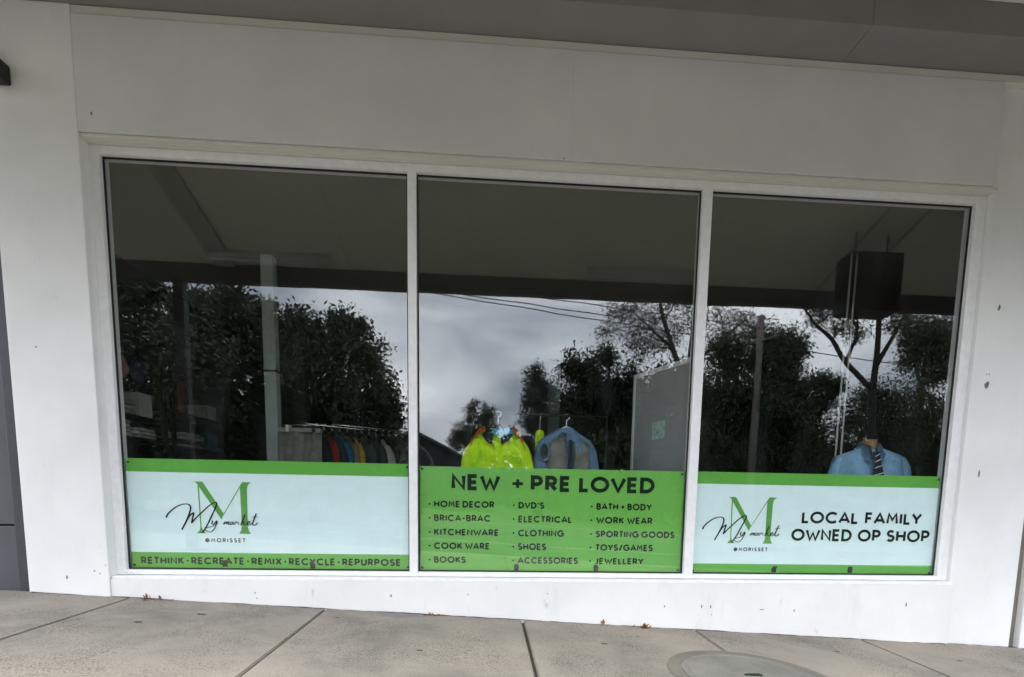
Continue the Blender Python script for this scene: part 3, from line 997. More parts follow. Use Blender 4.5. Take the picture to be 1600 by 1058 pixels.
def fixings(parent, dots, clips):
    for (x, z) in dots:
        lathe('screw', [(0.0075, 0), (0.0075, 0.003), (0.004, 0.005)], 'black_plastic', parent, 10).matrix_world = Matrix.Translation((x, YS - 0.0002, z)) @ Matrix.Rotation(R(90), 4, 'X')
    for (x, z, lean) in clips:
        bm = bmesh.new()
        v = [(-0.015, -0.021), (0.013, -0.022), (0.015, 0.004), (0.011 + lean, 0.018), (-0.013 + lean, 0.020), (-0.016, 0.004)]
        f = [bm.verts.new((x + a, YS - 0.0055, z + c)) for a, c in v]
        g = [bm.verts.new((x + a, YS - 0.0002, z + c)) for a, c in v]
        bm.faces.new(f)
        for k in range(6):
            bm.faces.new((f[k], f[(k + 1) % 6], g[(k + 1) % 6], g[k]))
        bmobj('clip', bm, 'black_plastic', parent)


# left sign
s1 = thing('window_sign', 'pale blue and green sign with big M logo, leftmost in the shop window', 'sign', group='signs along the foot of the window')
sheet('green_band', 0.012, 1.732, 0.6075, 0.688, 'sign_green', s1)
sheet('pale_field', 0.012, 1.732, 0.1085, 0.607, 'sign_pale', s1)
sheet('green_band', 0.012, 1.732, 0.006, 0.108, 'sign_green', s1)
logo(s1, lambda x: x, lambda z: z)
lettering('@MORISSET', 0.462, 0.708, 0.175, 0.202, YL, s1, 'ink_black', 0.2, 0.36)
lettering('RETHINK * RECREATE * REMIX * RECYCLE * REPURPOSE', 0.068, 1.675, 0.034, 0.080, YL, s1, 'ink_dark_green', 0.23, 0.15, 0.18)
fixings(s1, [(0.027, 0.664), (1.720, 0.668), (0.027, 0.027), (1.720, 0.027)], [(0.577, 0.043, 0.012), (1.119, 0.036, -0.006)])

# middle sign
s2 = thing('window_sign', 'all green sign listing goods, middle of the shop window', 'sign', group='signs along the foot of the window')
sheet('green_field', 1.800, 3.522, 0.006, 0.677, 'sign_green_light', s2)
lettering('NEW', 1.998, 2.312, 0.529, 0.633, YL, s2, 'ink_dark_green', 0.245, 0.11)
lettering('+', 2.376, 2.470, 0.526, 0.636, YL, s2, 'ink_dark_green', 0.175, 0.1)
lettering('PRE', 2.507, 2.770, 0.529, 0.633, YL, s2, 'ink_dark_green', 0.245, 0.12)
lettering('LOVED', 2.822, 3.324, 0.529, 0.633, YL, s2, 'ink_dark_green', 0.24, 0.09)
rows = [(0.418, 0.461), (0.328, 0.372), (0.237, 0.281), (0.148, 0.192), (0.058, 0.101)]
cols = [(1.860, 1.888, [('HOME DECOR', 2.274), ('BRICA-BRAC', 2.251), ('KITCHENWARE', 2.305), ('COOK WARE', 2.247), ('BOOKS', 2.093)]),
        (2.401, 2.431, [("DVD'S", 2.599), ('ELECTRICAL', 2.784), ('CLOTHING', 2.733), ('SHOES', 2.617), ('ACCESSORIES', 2.830)]),
        (2.911, 2.942, [('BATH + BODY', 3.311), ('WORK WEAR', 3.319), ('SPORTING GOODS', 3.472), ('TOYS/GAMES', 3.329), ('JEWELLERY', 3.272)])]
for bx, tx, items in cols:
    for (zb, zt), (txt, x1) in zip(rows, items):
        lettering('*', bx - 0.006, bx + 0.006, zb, zt, YL, s2, 'ink_dark_green', name='bullet')
        lettering(txt, tx, x1, zb, zt, YL, s2, 'ink_dark_green', 0.235, 0.13, 0.28)
fixings(s2, [(1.814, 0.660), (3.503, 0.660), (1.812, 0.026), (3.505, 0.024)], [(2.424, 0.035, 0), (2.951, 0.035, 0)])

# right sign
s3 = thing('window_sign', 'pale blue and green sign with big M logo, rightmost in the shop window', 'sign', group='signs along the foot of the window')
sheet('green_band', 3.602, 5.296, 0.6015, 0.680, 'sign_green', s3)
sheet('pale_field', 3.602, 5.296, 0.0695, 0.601, 'sign_pale', s3)
sheet('green_band', 3.602, 5.296, 0.006, 0.069, 'sign_green', s3)
sc = (4.159 - 3.827) / 0.346
logo(s3, lambda x: 3.827 + (x - 0.408) * sc, lambda z: 0.209 + (z - 0.231) * 0.958)
lettering('@MORISSET', 3.883, 4.118, 0.156, 0.182, YL, s3, 'ink_black', 0.2, 0.36)
lettering('LOCAL FAMILY', 4.341, 5.194, 0.349, 0.430, YL, s3, 'ink_black', 0.215, 0.11, 0.40)
lettering('OWNED OP SHOP', 4.277, 5.260, 0.230, 0.313, YL, s3, 'ink_black', 0.215, 0.11, 0.40)
fixings(s3, [(5.286, 0.660), (5.284, 0.018), (3.612, 0.020)], [(4.172, 0.037, 0.012), (4.711, 0.038, 0.004)])

# ------------------------------------------------------------------ shop interior
FZ = -0.12
IX0, IX1, IY1, CZ = -1.05, 8.4, 11.0, 2.53
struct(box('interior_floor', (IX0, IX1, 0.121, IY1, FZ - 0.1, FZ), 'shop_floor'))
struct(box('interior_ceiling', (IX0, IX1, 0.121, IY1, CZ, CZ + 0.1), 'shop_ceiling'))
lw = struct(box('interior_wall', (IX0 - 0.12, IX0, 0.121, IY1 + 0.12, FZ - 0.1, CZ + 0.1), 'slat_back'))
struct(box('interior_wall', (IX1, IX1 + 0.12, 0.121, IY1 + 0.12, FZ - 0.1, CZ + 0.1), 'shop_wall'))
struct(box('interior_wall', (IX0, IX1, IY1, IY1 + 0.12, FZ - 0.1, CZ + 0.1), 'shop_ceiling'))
# slat boards on the left wall
z = 0.3
while z < 2.2:
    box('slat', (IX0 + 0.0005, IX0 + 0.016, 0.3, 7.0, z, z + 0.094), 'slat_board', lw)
    z += 0.10
# post
po = thing('interior_post', 'pale grey steel post inside the shop behind the left pane', 'post')
box('shaft', (0.24, 0.345, 1.60, 1.70, FZ, CZ), 'post_paint', po, bev=0.006)
box('collar', (0.236, 0.349, 1.596, 1.704, 1.545, 1.56), 'shop_wall', po)
po = thing('interior_post', 'faint pale post deep inside the shop behind the middle pane', 'post')
box('shaft', (3.15, 3.32, 5.0, 5.17, FZ, CZ), 'post_paint', po, bev=0.006)
box('base_plate', (3.10, 3.37, 4.95, 5.22, FZ, FZ + 0.01), 'black_metal', po)
# two slim rods
for i, x in enumerate((5.185, 5.232)):
    t = thing('display_rod', ('slim pale rod, left one of the pair behind the right pane', 'slim pale rod, right one of the pair behind the right pane')[i], 'rod', (x, 1.0, FZ), 'pair of display rods')
    tube('rod', [(0, 0, 0.01), (0, 0, CZ - FZ - 0.01)], 0.008, 'white_plastic', t)
    lathe('foot', [(0.03, 0), (0.03, 0.008), (0.012, 0.014)], 'white_plastic', t, 14)

# shelving on the left
sh = thing('shelf_unit', 'black shelving against the left wall inside the shop', 'shelves')
for (x, y) in ((-1.0, 0.75), (-0.66, 0.75), (-1.0, 1.66), (-0.66, 1.66)):
    box('upright', (x - 0.015, x + 0.015, y - 0.015, y + 0.015, FZ, 1.78), 'black_metal', sh)
for z in (0.15, 0.58, 0.92, 1.10, 1.37):
    box('shelf', (-0.984, -0.676, 0.766, 1.644, z - 0.02, z), 'black_metal', sh)
sh2 = thing('shelf_unit', 'second black shelving bay further back along the left wall', 'shelves')
for (x, y) in ((-1.0, 1.80), (-0.66, 1.80), (-1.0, 2.80), (-0.66, 2.80)):
    box('upright', (x - 0.015, x + 0.015, y - 0.015, y + 0.015, FZ, 1.62), 'black_metal', sh2)
for z in (0.15, 0.58, 0.90, 1.22):
    box('shelf', (-0.984, -0.676, 1.816, 2.784, z - 0.02, z), 'black_metal', sh2)
# goods
t = thing('vase', 'dusky pink vase on the top shelf behind the left pane', 'vase', (-0.76, 1.20, 1.371))
lathe('body', [(0.05, 0), (0.085, 0.05), (0.09, 0.10), (0.06, 0.18), (0.035, 0.22)], 'vase_pink', t)
lathe('rim', [(0.035, 0.2201), (0.048, 0.245), (0.044, 0.247)], 'vase_pink', t)
t = thing('bag', 'round dark purple bag on the top shelf beside the pink vase', 'bag', (-0.74, 1.43, 1.371))
bm = bmesh.new()
bmesh.ops.create_uvsphere(bm, u_segments=20, v_segments=12, radius=0.105)
for v in bm.verts:
    v.co.x *= 0.5
    v.co.z += 0.105
bmobj('body', bm, 'cloth_purple', t, True)
tube('strap', catmull([(0, -0.04, 0.19), (0, -0.03, 0.26), (0, 0.03, 0.26), (0, 0.04, 0.19)], 6), 0.006, 'cloth_purple', t)


def folded_stack(label, loc, w, d, n, mats_, seed):
    r_ = random.Random(seed)
    t = thing('folded_cloths', label, 'folded cloth', loc, 'folded cloths on the shelves')
    z = 0.0
    for k in range(n):
        h = r_.uniform(0.022, 0.04)
        bm = bmesh.new()
        nx = 12
        for side in (0,):
            pass
        # a fold: rounded front edge, soft wavy top
        prof = [(-d / 2, 0), (d / 2 - h / 2, 0)] + [(d / 2 - h / 2 + h / 2 * math.sin(a), h / 2 - h / 2 * math.cos(a)) for a in (0.5, 1.2, 1.9, 2.6)] + [(d / 2 - h / 2, h), (-d / 2, h)]
        rows_ = []
        for i in range(nx + 1):
            u = -w / 2 + w * i / nx
            wob = 0.006 * math.sin(i * 1.3 + k)
            rows_.append([bm.verts.new((p[0] + wob, u, z + p[1] * (1 + 0.12 * math.sin(i * 0.9 + 2 * k)))) for p in prof])
        m_ = len(prof)
        for i in range(nx):
            for j in range(m_):
                bm.faces.new((rows_[i][j], rows_[i][(j + 1) % m_], rows_[i + 1][(j + 1) % m_], rows_[i + 1][j]))
        bm.faces.new(rows_[0]); bm.faces.new(list(reversed(rows_[-1])))
        bmobj('cloth', bm, mats_[k % len(mats_)], t, True)
        z += h * 1.13


folded_stack('stack of folded white cloths on the lower shelf behind the left pane', (-0.81, 1.05, 0.921), 0.34, 0.26, 4, ['cloth_white', 'cloth_lightgrey'], 3)
folded_stack('small stack of pale folded cloths at the far end of the lower shelf', (-0.81, 1.45, 0.921), 0.26, 0.24, 3, ['cloth_lightgrey', 'cloth_white'], 4)
folded_stack('grey folded cloths on the shelf just under the top one', (-0.81, 1.10, 1.101), 0.4, 0.26, 3, ['cloth_grey', 'cloth_lightgrey'], 5)


def carton(label, x, y, z, w, d, h, m):
    t = thing('carton', label, 'carton', (x, y, z), 'cartons inside the shop')
    box('body', (-w / 2, w / 2, -d / 2, d / 2, 0, h), m, t, bev=0.003)
    box('flap', (-w / 2 + 0.004, w / 2 - 0.004, -d / 2 + 0.004, -0.002, h + 0.0005, h + 0.004), m, t)
    box('flap', (-w / 2 + 0.004, w / 2 - 0.004, 0.002, d / 2 - 0.004, h + 0.0005, h + 0.004), m, t)


carton('white box on the second shelf beside the grey cloths', -0.80, 1.50, 1.101, 0.16, 0.18, 0.2, 'cloth_white')
carton('brown carton on a low shelf behind the left pane', -0.82, 1.0, 0.581, 0.24, 0.3, 0.22, 'carton')
carton('teal carton low on the left shelves near the far upright', -0.82, 1.42, 0.581, 0.2, 0.2, 0.16, 'cloth_teal')

carton('red brown carton on the top shelf of the second bay', -0.80, 2.05, 1.221, 0.2, 0.16, 0.3, 'cloth_brown')
carton('pale carton on the top shelf of the second bay, nearest the table', -0.80, 2.6, 1.221, 0.2, 0.2, 0.14, 'cloth_lightgrey')
folded_stack('pale folded cloths on the middle shelf of the second bay', (-0.81, 2.2, 0.901), 0.4, 0.26, 4, ['cloth_lightgrey', 'cloth_slate', 'cloth_white'], 8)
carton('teal carton on the middle shelf of the second bay', -0.80, 2.62, 0.901, 0.18, 0.2, 0.17, 'cloth_teal')

# low display table with bric-a-brac further back on the left
tb = thing('display_table', 'dark display table against the slatted wall', 'table')
box('table_top', (-1.0, -0.3, 3.4, 5.2, 0.60, 0.63), 'black_metal', tb)
for (x, y) in ((-0.97, 3.45), (-0.34, 3.45), (-0.97, 5.15), (-0.34, 5.15)):
    box('leg', (x - 0.02, x + 0.02, y - 0.02, y + 0.02, FZ, 0.6), 'black_metal', tb)
for i in range(7):
    hh = rnd.uniform(0.12, 0.34)
    rr = rnd.uniform(0.03, 0.06)
    y = 3.6 + i * 0.22
    t = thing('ornament', ['squat dark glass jar', 'tall pale bottle vase', 'blue ceramic jug', 'grey lidded pot', 'slender white candlestick', 'dark wooden bowl vase', 'small cream urn'][i] + ' on the dark display table, ornament %s from the window' % ['first', 'second', 'third', 'fourth', 'fifth', 'sixth', 'seventh'][i], 'ornament', (-0.6 + rnd.uniform(-0.15, 0.15), y, 0.631), 'ornaments on the display table')
    mm = ['black_metal', 'white_plastic', 'cloth_teal', 'cloth_grey', 'white_plastic', 'cloth_brown', 'cloth_white'][i]
    lathe('body', [(rr * 0.6, 0), (rr, hh * 0.25), (rr * 0.9, hh * 0.5), (rr * 0.4, hh * 0.8)], mm, t, 14)
    lathe('neck', [(rr * 0.4, hh * 0.8001), (rr * 0.35, hh * 0.92), (rr * 0.55, hh)], mm, t, 14)


# ---- hanging clothes
PRH = [(0, .095), (.006, .125), (.02, .146), (.05, .165), (.10, .190), (.17, .215), (.25, .235), (.8, .25)]
PRJ = [(0, .045), (.03, .088), (.055, .128), (.078, .165), (.092, .184), (.12, .198), (.2, .220), (.3, .240), (.8, .245)]
PR = [(0.0, 0.05), (0.012, 0.09), (0.03, 0.13), (0.075, 0.175), (0.13, 0.212), (0.22, 0.236), (0.37, 0.245), (0.80, 0.245)]


def garment_body(depth, top, bottom, seed, sl_len, prof, sx=1.0, nz=26, nu=36, sl_r=0.055, amp=1.0):
    """torso of a hanging shirt lofted from a half-width profile, with folds, plus sleeves that hang beside it"""
    bm = bmesh.new()
    r_ = random.Random(seed)
    ph = [r_.uniform(0, 6.28) for _ in range(8)]
    dz = [p[0] for p in prof]
    hwv = [p[1] * sx for p in prof]
    rings = []
    for i in range(nz + 1):
        s = (i / nz) ** 1.5
        drop = s * (top - bottom)
        hw = float(np.interp(drop, dz, hwv))
        dp = depth * (0.45 + 0.55 * min(1, drop / 0.16))
        ring = []
        for j in range(nu):
            a = 2 * math.pi * j / nu
            c_, s_ = math.cos(a), math.sin(a)
            ux = math.copysign(abs(c_) ** 0.8, c_)
            x = hw * ux
            y = dp * math.copysign(abs(s_) ** 0.7, s_)
            fold = 0.014 * math.sin(5.2 * ux + ph[0] + 6 * drop) + 0.009 * math.sin(11 * ux + ph[1] - 9 * drop) + 0.006 * math.sin(22 * drop + ph[2] + 4 * ux) + 0.007 * math.sin(17 * drop - 7 * ux + ph[6])
            fold += 0.030 * mnoise.noise(Vector((x * 9 + seed, drop * 7 + 1.7 * x, 0.3 * s_))) + 0.014 * mnoise.noise(Vector((x * 24, drop * 20 + seed, s_)))
            y += amp * fold * min(1, drop * 9) * (1 if abs(s_) > 0.2 else 0.3)
            ring.append(bm.verts.new((x, y, top - drop + 0.004 * math.sin(3 * a + ph[3]))))
        rings.append(ring)
    for i in range(nz):
        for j in range(nu):
            bm.faces.new((rings[i][j], rings[i][(j + 1) % nu], rings[i + 1][(j + 1) % nu], rings[i + 1][j]))
    if sl_len > 0:
        for sg in (-1, 1):
            pts, rad = [], []
            for k in range(13):
                u = k / 12
                drop = 0.075 + (sl_len - 0.075) * u
                hw = float(np.interp(drop, dz, hwv))
                pts.append(Vector((sg * (hw - sl_r * 0.72 * sx ** 0.5 + 0.03 * u), -depth * 0.35 + 0.008 * math.sin(5 * u + ph[4] + sg), top - drop)))
                rad.append(sl_r * sx ** 0.5 * (0.55 + 0.45 * min(1, u * 5)) * (1 + 0.09 * math.sin(13 * u + ph[5] + sg)))
            add_tube(bm, pts, rad, 14, True)
    return bm


def collar(name, parent, top, neck, h, material, openw=0.05, depth=0.055, tip=0.06):
    """folded shirt collar: a stand with two pointed leaves in front"""
    bm = bmesh.new()
    n = 22
    lo, hi, out = [], [], []
    for i in range(n + 1):
        a = R(-90 + 14) + (2 * math.pi - R(28)) * i / n        # gap at the front (-y)
        c_, s_ = math.cos(a), math.sin(a)
        front = max(0.0, -s_)
        x, y = neck * c_, depth * s_
        lo.append(bm.verts.new((x * 1.02, y * 1.02, top - 0.012 - 0.035 * front)))
        hi.append(bm.verts.new((x * 0.96, y * 0.96, top + h - 0.030 * front)))
        k = 1.28 + 0.25 * front
        out.append(bm.verts.new((x * k, y * (k + 0.25), top + h * 0.15 - (tip + 0.02) * front ** 1.5 - 0.01)))
    for i in range(n):
        bm.faces.new((lo[i], lo[i + 1], hi[i + 1], hi[i]))
        bm.faces.new((hi[i], hi[i + 1], out[i + 1], out[i]))
    r = bmesh.ops.solidify(bm, geom=bm.faces[:], thickness=0.002)
    return bmobj(name, bm, material, parent, True)


def hanger(parent, top, w, hook_z, material, m_hook):
    bm = bmesh.new()
    add_tube(bm, catmull([(-w, 0, top - 0.07), (-w * 0.5, 0, top - 0.03), (0, 0, top + 0.012), (w * 0.5, 0, top - 0.03), (w, 0, top - 0.07)], 4), [0.011] * 17, 8)
    hg = bmobj('hanger', bm, material, parent, True)
    pts = [(0, 0, top + 0.012), (0, 0, hook_z - 0.045)]
    for k in range(9):
        a = R(-90 + 30 * k)
        pts.append((0.0 + 0.020 * math.cos(a), 0, hook_z - 0.022 + 0.020 * math.sin(a)))
    tube('hook', pts, 0.0045, m_hook, hg)
    return hg


# display rail for the garments in the window
rl = thing('garment_rail', 'thin black rail carrying the clothes right behind the middle pane', 'garment rail')
tube('bar', [(2.12, 0.43, 1.082), (3.10, 0.53, 1.082)], 0.009, 'black_metal', rl)
for (x, y) in ((2.12, 0.43), (3.10, 0.53)):
    tube('leg', [(x, y, FZ + 0.02), (x, y, 1.082)], 0.010, 'black_metal', rl)
    tube('foot', [(x, y - 0.2, FZ + 0.012), (x, y + 0.2, FZ + 0.012)], 0.011, 'black_metal', rl)

# hi-vis shirt
hv = thing('work_shirt', 'bright lime work shirt with orange shoulders hanging behind the middle pane', 'shirt', (2.300, 0.44, 0), rz=R(-6))
bmobj('body', garment_body(0.080, 0.966, 0.20, 5, 0.55, PRH, amp=1.3), 'cloth_lime', hv, True)
# orange shoulder yoke strips
for sg in (-1, 1):
    bm = bmesh.new()
    prev = None
    for k in range(9):
        u = k / 8
        kk = u
        x = sg * (0.085 + 0.115 * u)
        z = 0.966 - float(np.interp(abs(x), [p[1] for p in PRH[:6]], [p[0] for p in PRH[:6]])) + 0.006
        v = [bm.verts.new((x, -0.070 - 0.012 * u, z - 0.030)), bm.verts.new((x, -0.045, z - 0.004)), bm.verts.new((x, -0.01, z + 0.006)), bm.verts.new((x, 0.05, z - 0.006))]
        if prev:
            for q in range(3):
                bm.faces.new((prev[q], v[q], v[q + 1], prev[q + 1]))
        prev = v
    bmesh.ops.solidify(bm, geom=bm.faces[:], thickness=0.003)
    bmobj('shoulder_strip', bm, 'cloth_orange', hv, True)
    tube('sleeve_piping', catmull([(sg * 0.205, -0.01, 0.855), (sg * 0.236, 0.0, 0.78), (sg * 0.252, 0.0, 0.68), (sg * 0.258, 0.0, 0.5)], 5), 0.006, 'cloth_orange', hv, 6)
collar('collar', hv, 0.955, 0.085, 0.030, 'cloth_slate', tip=0.085, depth=0.068)
box('placket', (-0.016, 0.020, -0.108, -0.100, 0.25, 0.87), 'cloth_lime', hv, bev=0.003)
hanger(hv, 0.985, 0.16, 1.094, 'black_metal', 'white_plastic')
# blue scarf tucked in its collar
sf = thing('scarf', 'crumpled bright blue scarf tucked in the collar of the lime shirt', 'scarf', (2.325, 0.372, 0.940))
bm = bmesh.new()
bmesh.ops.create_icosphere(bm, subdivisions=3, radius=1.0)
for v in bm.verts:
    c_ = v.co
    k = 1 + 0.22 * math.sin(9 * c_.x + 3 * c_.z) + 0.15 * math.sin(13 * c_.y + 8 * c_.z + 1)
    v.co = Vector((c_.x * 0.070 * k, c_.y * 0.034 * k, c_.z * 0.030 * k))
bmobj('cloth', bm, 'cloth_cyan', sf, True)

# denim jacket with grey fronts
dj = thing('jacket', 'denim blue jacket with grey front panels hanging beside the lime shirt', 'jacket', (2.80, 0.51, 0), rz=R(8))
bmobj('body', garment_body(0.080, 0.992, 0.25, 9, 0.0, PRJ, 1.08, amp=1.2), 'cloth_denim', dj, True)
for sg in (-1, 1):
    bm = bmesh.new()
    grid = []
    for i in range(9):
        rowv = []
        for j in range(6):
            u, v = j / 5, i / 8
            x = sg * (0.026 + (0.125 + 0.02 * v) * u)
            z = 0.925 - 0.04 * u - 0.6 * v ** 1.2 + 0.012 * math.sin(math.pi * u) * (1 - v)
            y = -0.070 - 0.052 * min(1, v * 3) ** 0.7 - 0.010 * math.sin(6 * u + 9 * v) - 0.006 * math.sin(14 * u - 11 * v) + 0.022 * u ** 3
            rowv.append(bm.verts.new((x, y, z)))
        grid.append(rowv)
    for i in range(8):
        for j in range(5):
            bm.faces.new((grid[i][j], grid[i][j + 1], grid[i + 1][j + 1], grid[i + 1][j]))
    bmesh.ops.solidify(bm, geom=bm.faces[:], thickness=0.004)
    bmobj('front_panel', bm, 'cloth_grey', dj, True)
collar('collar', dj, 0.955, 0.062, 0.028, 'cloth_denim', tip=0.05, depth=0.055)
bm = bmesh.new()
vs = [bm.verts.new((-0.185 + 0.030 * math.cos(2 * math.pi * k / 18), -0.088 - 0.006 * math.cos(2 * math.pi * k / 18), 0.812 + 0.058 * math.sin(2 * math.pi * k / 18))) for k in range(18)]
bm.faces.new(vs)
bmesh.ops.solidify(bm, geom=bm.faces[:], thickness=0.004)
bmobj('armhole_shade', bm, 'cloth_slate', dj)  # dark disc on the cloth: shade inside the open armhole, put in as colour
tube('armhole_binding', catmull([(-0.185 + 0.034 * math.cos(2 * math.pi * k / 12), -0.090, 0.812 + 0.062 * math.sin(2 * math.pi * k / 12)) for k in range(13)], 3), 0.006, 'cloth_denim', dj, 6)
box('zip', (-0.010, 0.010, -0.128, -0.108, 0.3, 0.90), 'cloth_navy', dj)
hanger(dj, 0.985, 0.15, 1.094, 'white_plastic', 'white_plastic')
# small lime tag garment end between them
lt = thing('safety_vest', 'narrow lime safety vest seen between the lime shirt and the denim jacket', 'vest', (2.615, 0.62, 0))
bmobj('body', garment_body(0.045, 0.985, 0.35, 12, 0, [(0, .022), (.012, .030), (.06, .034), (.8, .04)]), 'cloth_lime', lt, True)
tube('hanger', [(0, 0, 0.97), (0, -0.02, 1.08), (0, -0.12, 1.094)], 0.004, 'white_plastic', lt)
# curled chair back, chrome arch left of the lime shirt
ch = thing('chrome_stand', 'bent pale metal hoop low behind the left edge of the middle pane', 'stand')
tube('hoop', catmull([(1.50, 1.0, FZ + 0.01), (1.51, 1.0, 0.6), (1.54, 1.0, 0.80), (1.61, 1.0, 0.875), (1.70, 1.0, 0.862), (1.76, 1.0, 0.79), (1.79, 1.0, 0.68), (1.82, 1.0, 0.3), (1.83, 1.0, FZ + 0.01)], 6), 0.012, 'shop_wall', ch)
box('foot', (1.45, 1.9, 0.9, 1.1, FZ, FZ + 0.012), 'black_metal', ch)

# mannequin with blue shirt and striped tie
mq = thing('mannequin', 'headless mannequin in a light blue shirt and striped tie behind the right pane', 'mannequin', (5.135, 0.52, 0), rz=R(-13))
lathe('torso', [(0.07, 0.30), (0.075, 0.45), (0.08, 0.62), (0.08, 0.75), (0.07, 0.83), (0.06, 0.875), (0.056, 0.90), (0.054, 0.955), (0.047, 0.968)], 'tan_form', mq, 24)
bmobj('shirt', garment_body(0.115, 0.908, 0.20, 21, 0.55, [(0, .07), (.018, .11), (.04, .17), (.055, .215), (.075, .245), (.12, .258), (.21, .268), (.8, .25)], amp=0.8, sl_r=0.045), 'cloth_skyblue', mq, True)
cl = collar('collar', mq, 0.898, 0.072, 0.050, 'cloth_skyblue', tip=0.095, depth=0.085)
bm = bmesh.new()
tv = [(-0.030, 0.868), (0.030, 0.868), (0.022, 0.825), (0.058, 0.66), (0.066, 0.40), (0.012, 0.35), (-0.04, 0.40), (-0.028, 0.66), (-0.014, 0.825)]
f = [bm.verts.new((x, -0.135 - 0.035 * min(1, max(0, (0.87 - z) / 0.12)), z)) for x, z in tv]
g = [bm.verts.new((v.co.x, v.co.y + 0.008, v.co.z)) for v in f]
bm.faces.new((f[0], f[1], f[2], f[8])); bm.faces.new((f[8], f[2], f[3], f[7])); bm.faces.new((f[7], f[3], f[4], f[6])); bm.faces.new((f[6], f[4], f[5]))
for k in range(9):
    bm.faces.new((f[k], f[(k + 1) % 9], g[(k + 1) % 9], g[k]))
tie = bmobj('tie', bm, 'cloth_navy', mq)
for k, zc in enumerate((0.840, 0.800, 0.755, 0.700, 0.64)):
    hw = min(0.018 + 0.16 * max(0, 0.825 - zc), 0.042)
    xo = 0.004 + max(0, 0.825 - zc) * 0.066
    yy = -0.1395 - 0.035 * min(1, max(0, (0.87 - zc) / 0.12))
    pymesh('stripe', [(xo - hw, yy, zc - 0.012), (xo + hw, yy, zc + 0.012), (xo + hw, yy, zc + 0.020), (xo - hw, yy, zc - 0.004)], [(0, 1, 2, 3)], 'cloth_white', tie)
tube('stand', [(0, 0, FZ + 0.02), (0, 0, 0.31)], 0.016, 'chrome', mq)
lathe('stand_foot', [(0.15, FZ), (0.15, FZ + 0.012), (0.03, FZ + 0.022)], 'chrome', mq)

# framed board behind the second mullion
bd = thing('partition_board', 'grey board in a white frame standing behind the second mullion', 'board', (3.60, 0.16, 0))
ang = math.atan2(0.8 - 0.16, 3.375 - 3.60)
bd.rotation_euler = (0, 0, ang)
Lb = math.hypot(0.225, 0.64)
box('panel', (0.02, Lb - 0.02, -0.008, 0.008, FZ + 0.05, 1.41), 'board_grey', bd)
bm = bmesh.new()
add_box(bm, 0, 0.022, -0.016, 0.016, FZ, 1.445)
add_box(bm, Lb - 0.022, Lb, -0.016, 0.016, FZ, 1.445)
add_box(bm, 0.0225, Lb - 0.0225, -0.016, 0.016, 1.411, 1.445)
bmobj('frame', bm, 'white_enamel', bd)
box('notice', (0.27, 0.42, 0.0085, 0.0095, 0.93, 1.06), 'paper_green', bd)

# clothes rack with garments, left centre
rk = thing('clothes_rack', 'chrome clothes rack deep behind the left pane', 'clothes rack')
RA, RB = Vector((0.62, 1.50, 1.088)), Vector((1.46, 2.27, 1.088))
tube('rail', [RA, RB], 0.012, 'chrome', rk)
for p_ in (RA, RB):
    tube('upright', [(p_.x, p_.y, FZ + 0.02), p_], 0.014, 'chrome', rk)
rdir = (RB - RA).normalized()
side = Vector((-rdir.y, rdir.x, 0))
for p_ in (RA, RB):
    a_, b_ = p_ + side * 0.28, p_ - side * 0.28
    tube('foot', [(a_.x, a_.y, FZ + 0.014), (b_.x, b_.y, FZ + 0.014)], 0.014, 'chrome', rk)
tube('top_rail', [RA + Vector((0.16, 0.26, 0.03)), RB + Vector((0.02, 0.02, 0.03))], 0.010, 'chrome', rk)
gl = [('cloth_navy', 'navy jacket, first on the rack after the grey trousers'), ('cloth_red', 'dark red shirt on the rack beside the navy jacket'), ('cloth_navy', 'narrow navy shirt on the rack between red and teal'),
      ('cloth_teal', 'teal blue shirt on the rack after the narrow navy one'), ('cloth_olive', 'olive brown jacket on the rack beside the teal shirt'), ('cloth_yellow', 'mustard yellow shirt on the rack'),
      ('cloth_slate', 'slate grey shirt on the rack right of the yellow one'), ('cloth_black', 'black coat on the rack next to the slate shirt'), ('cloth_slate', 'long slate coat on the rack after the black coat'), ('cloth_lightgrey', 'pale grey shirt among the dark coats of the rack'), ('cloth_black', 'second black coat on the rack, after the pale grey shirt'), ('cloth_slate', 'slate jacket near the far end of the rack'), ('cloth_black', 'black coat at the far end of the rack')]
for i, (mm, lab) in enumerate(gl):
    u = 0.09 + 0.066 * i
    p_ = RA.lerp(RB, u)
    t = thing('hanging_garment', lab, 'garment', (p_.x, p_.y, 0), 'garments on the chrome rack', rz=math.atan2(side.y, side.x) + rnd.uniform(-0.25, 0.25))
    bmobj('body', garment_body(0.028, 1.015, 0.20, 30 + i, 0.5, PR, 0.7, nz=16, nu=20), mm, t, True)
    hanger(t, 1.03, 0.12, 1.104, 'black_metal', 'white_plastic')
# trousers hung flat at the near end
tr = thing('trousers', 'grey trousers hung flat at the near end of the chrome rack', 'trousers', (0.62, 1.38, 0))
bm = bmesh.new()
grid = []
for i in range(15):
    z = 1.015 - 0.95 * i / 14
    rowv = []
    for j in range(25):
        u = -1 + 2 * j / 24
        x = u * (0.175 + 0.01 * i / 14)
        y = -0.025 + 0.018 * math.sin(7 * u + 0.3 * i) + 0.010 * math.sin(15 * u + 0.6 * i) + 0.006 * math.sin(i * 1.1)
        rowv.append(bm.verts.new((x, y, z)))
    grid.append(rowv)
for i in range(14):
    for j in range(24):
        bm.faces.new((grid[i][j], grid[i][j + 1], grid[i + 1][j + 1], grid[i + 1][j]))
bmesh.ops.solidify(bm, geom=bm.faces[:], thickness=0.03)
bmobj('legs', bm, 'cloth_lightgrey', tr, True)
box('waistband', (-0.178, 0.178, -0.045, 0.02, 0.998, 1.035), 'cloth_grey', tr, bev=0.006)
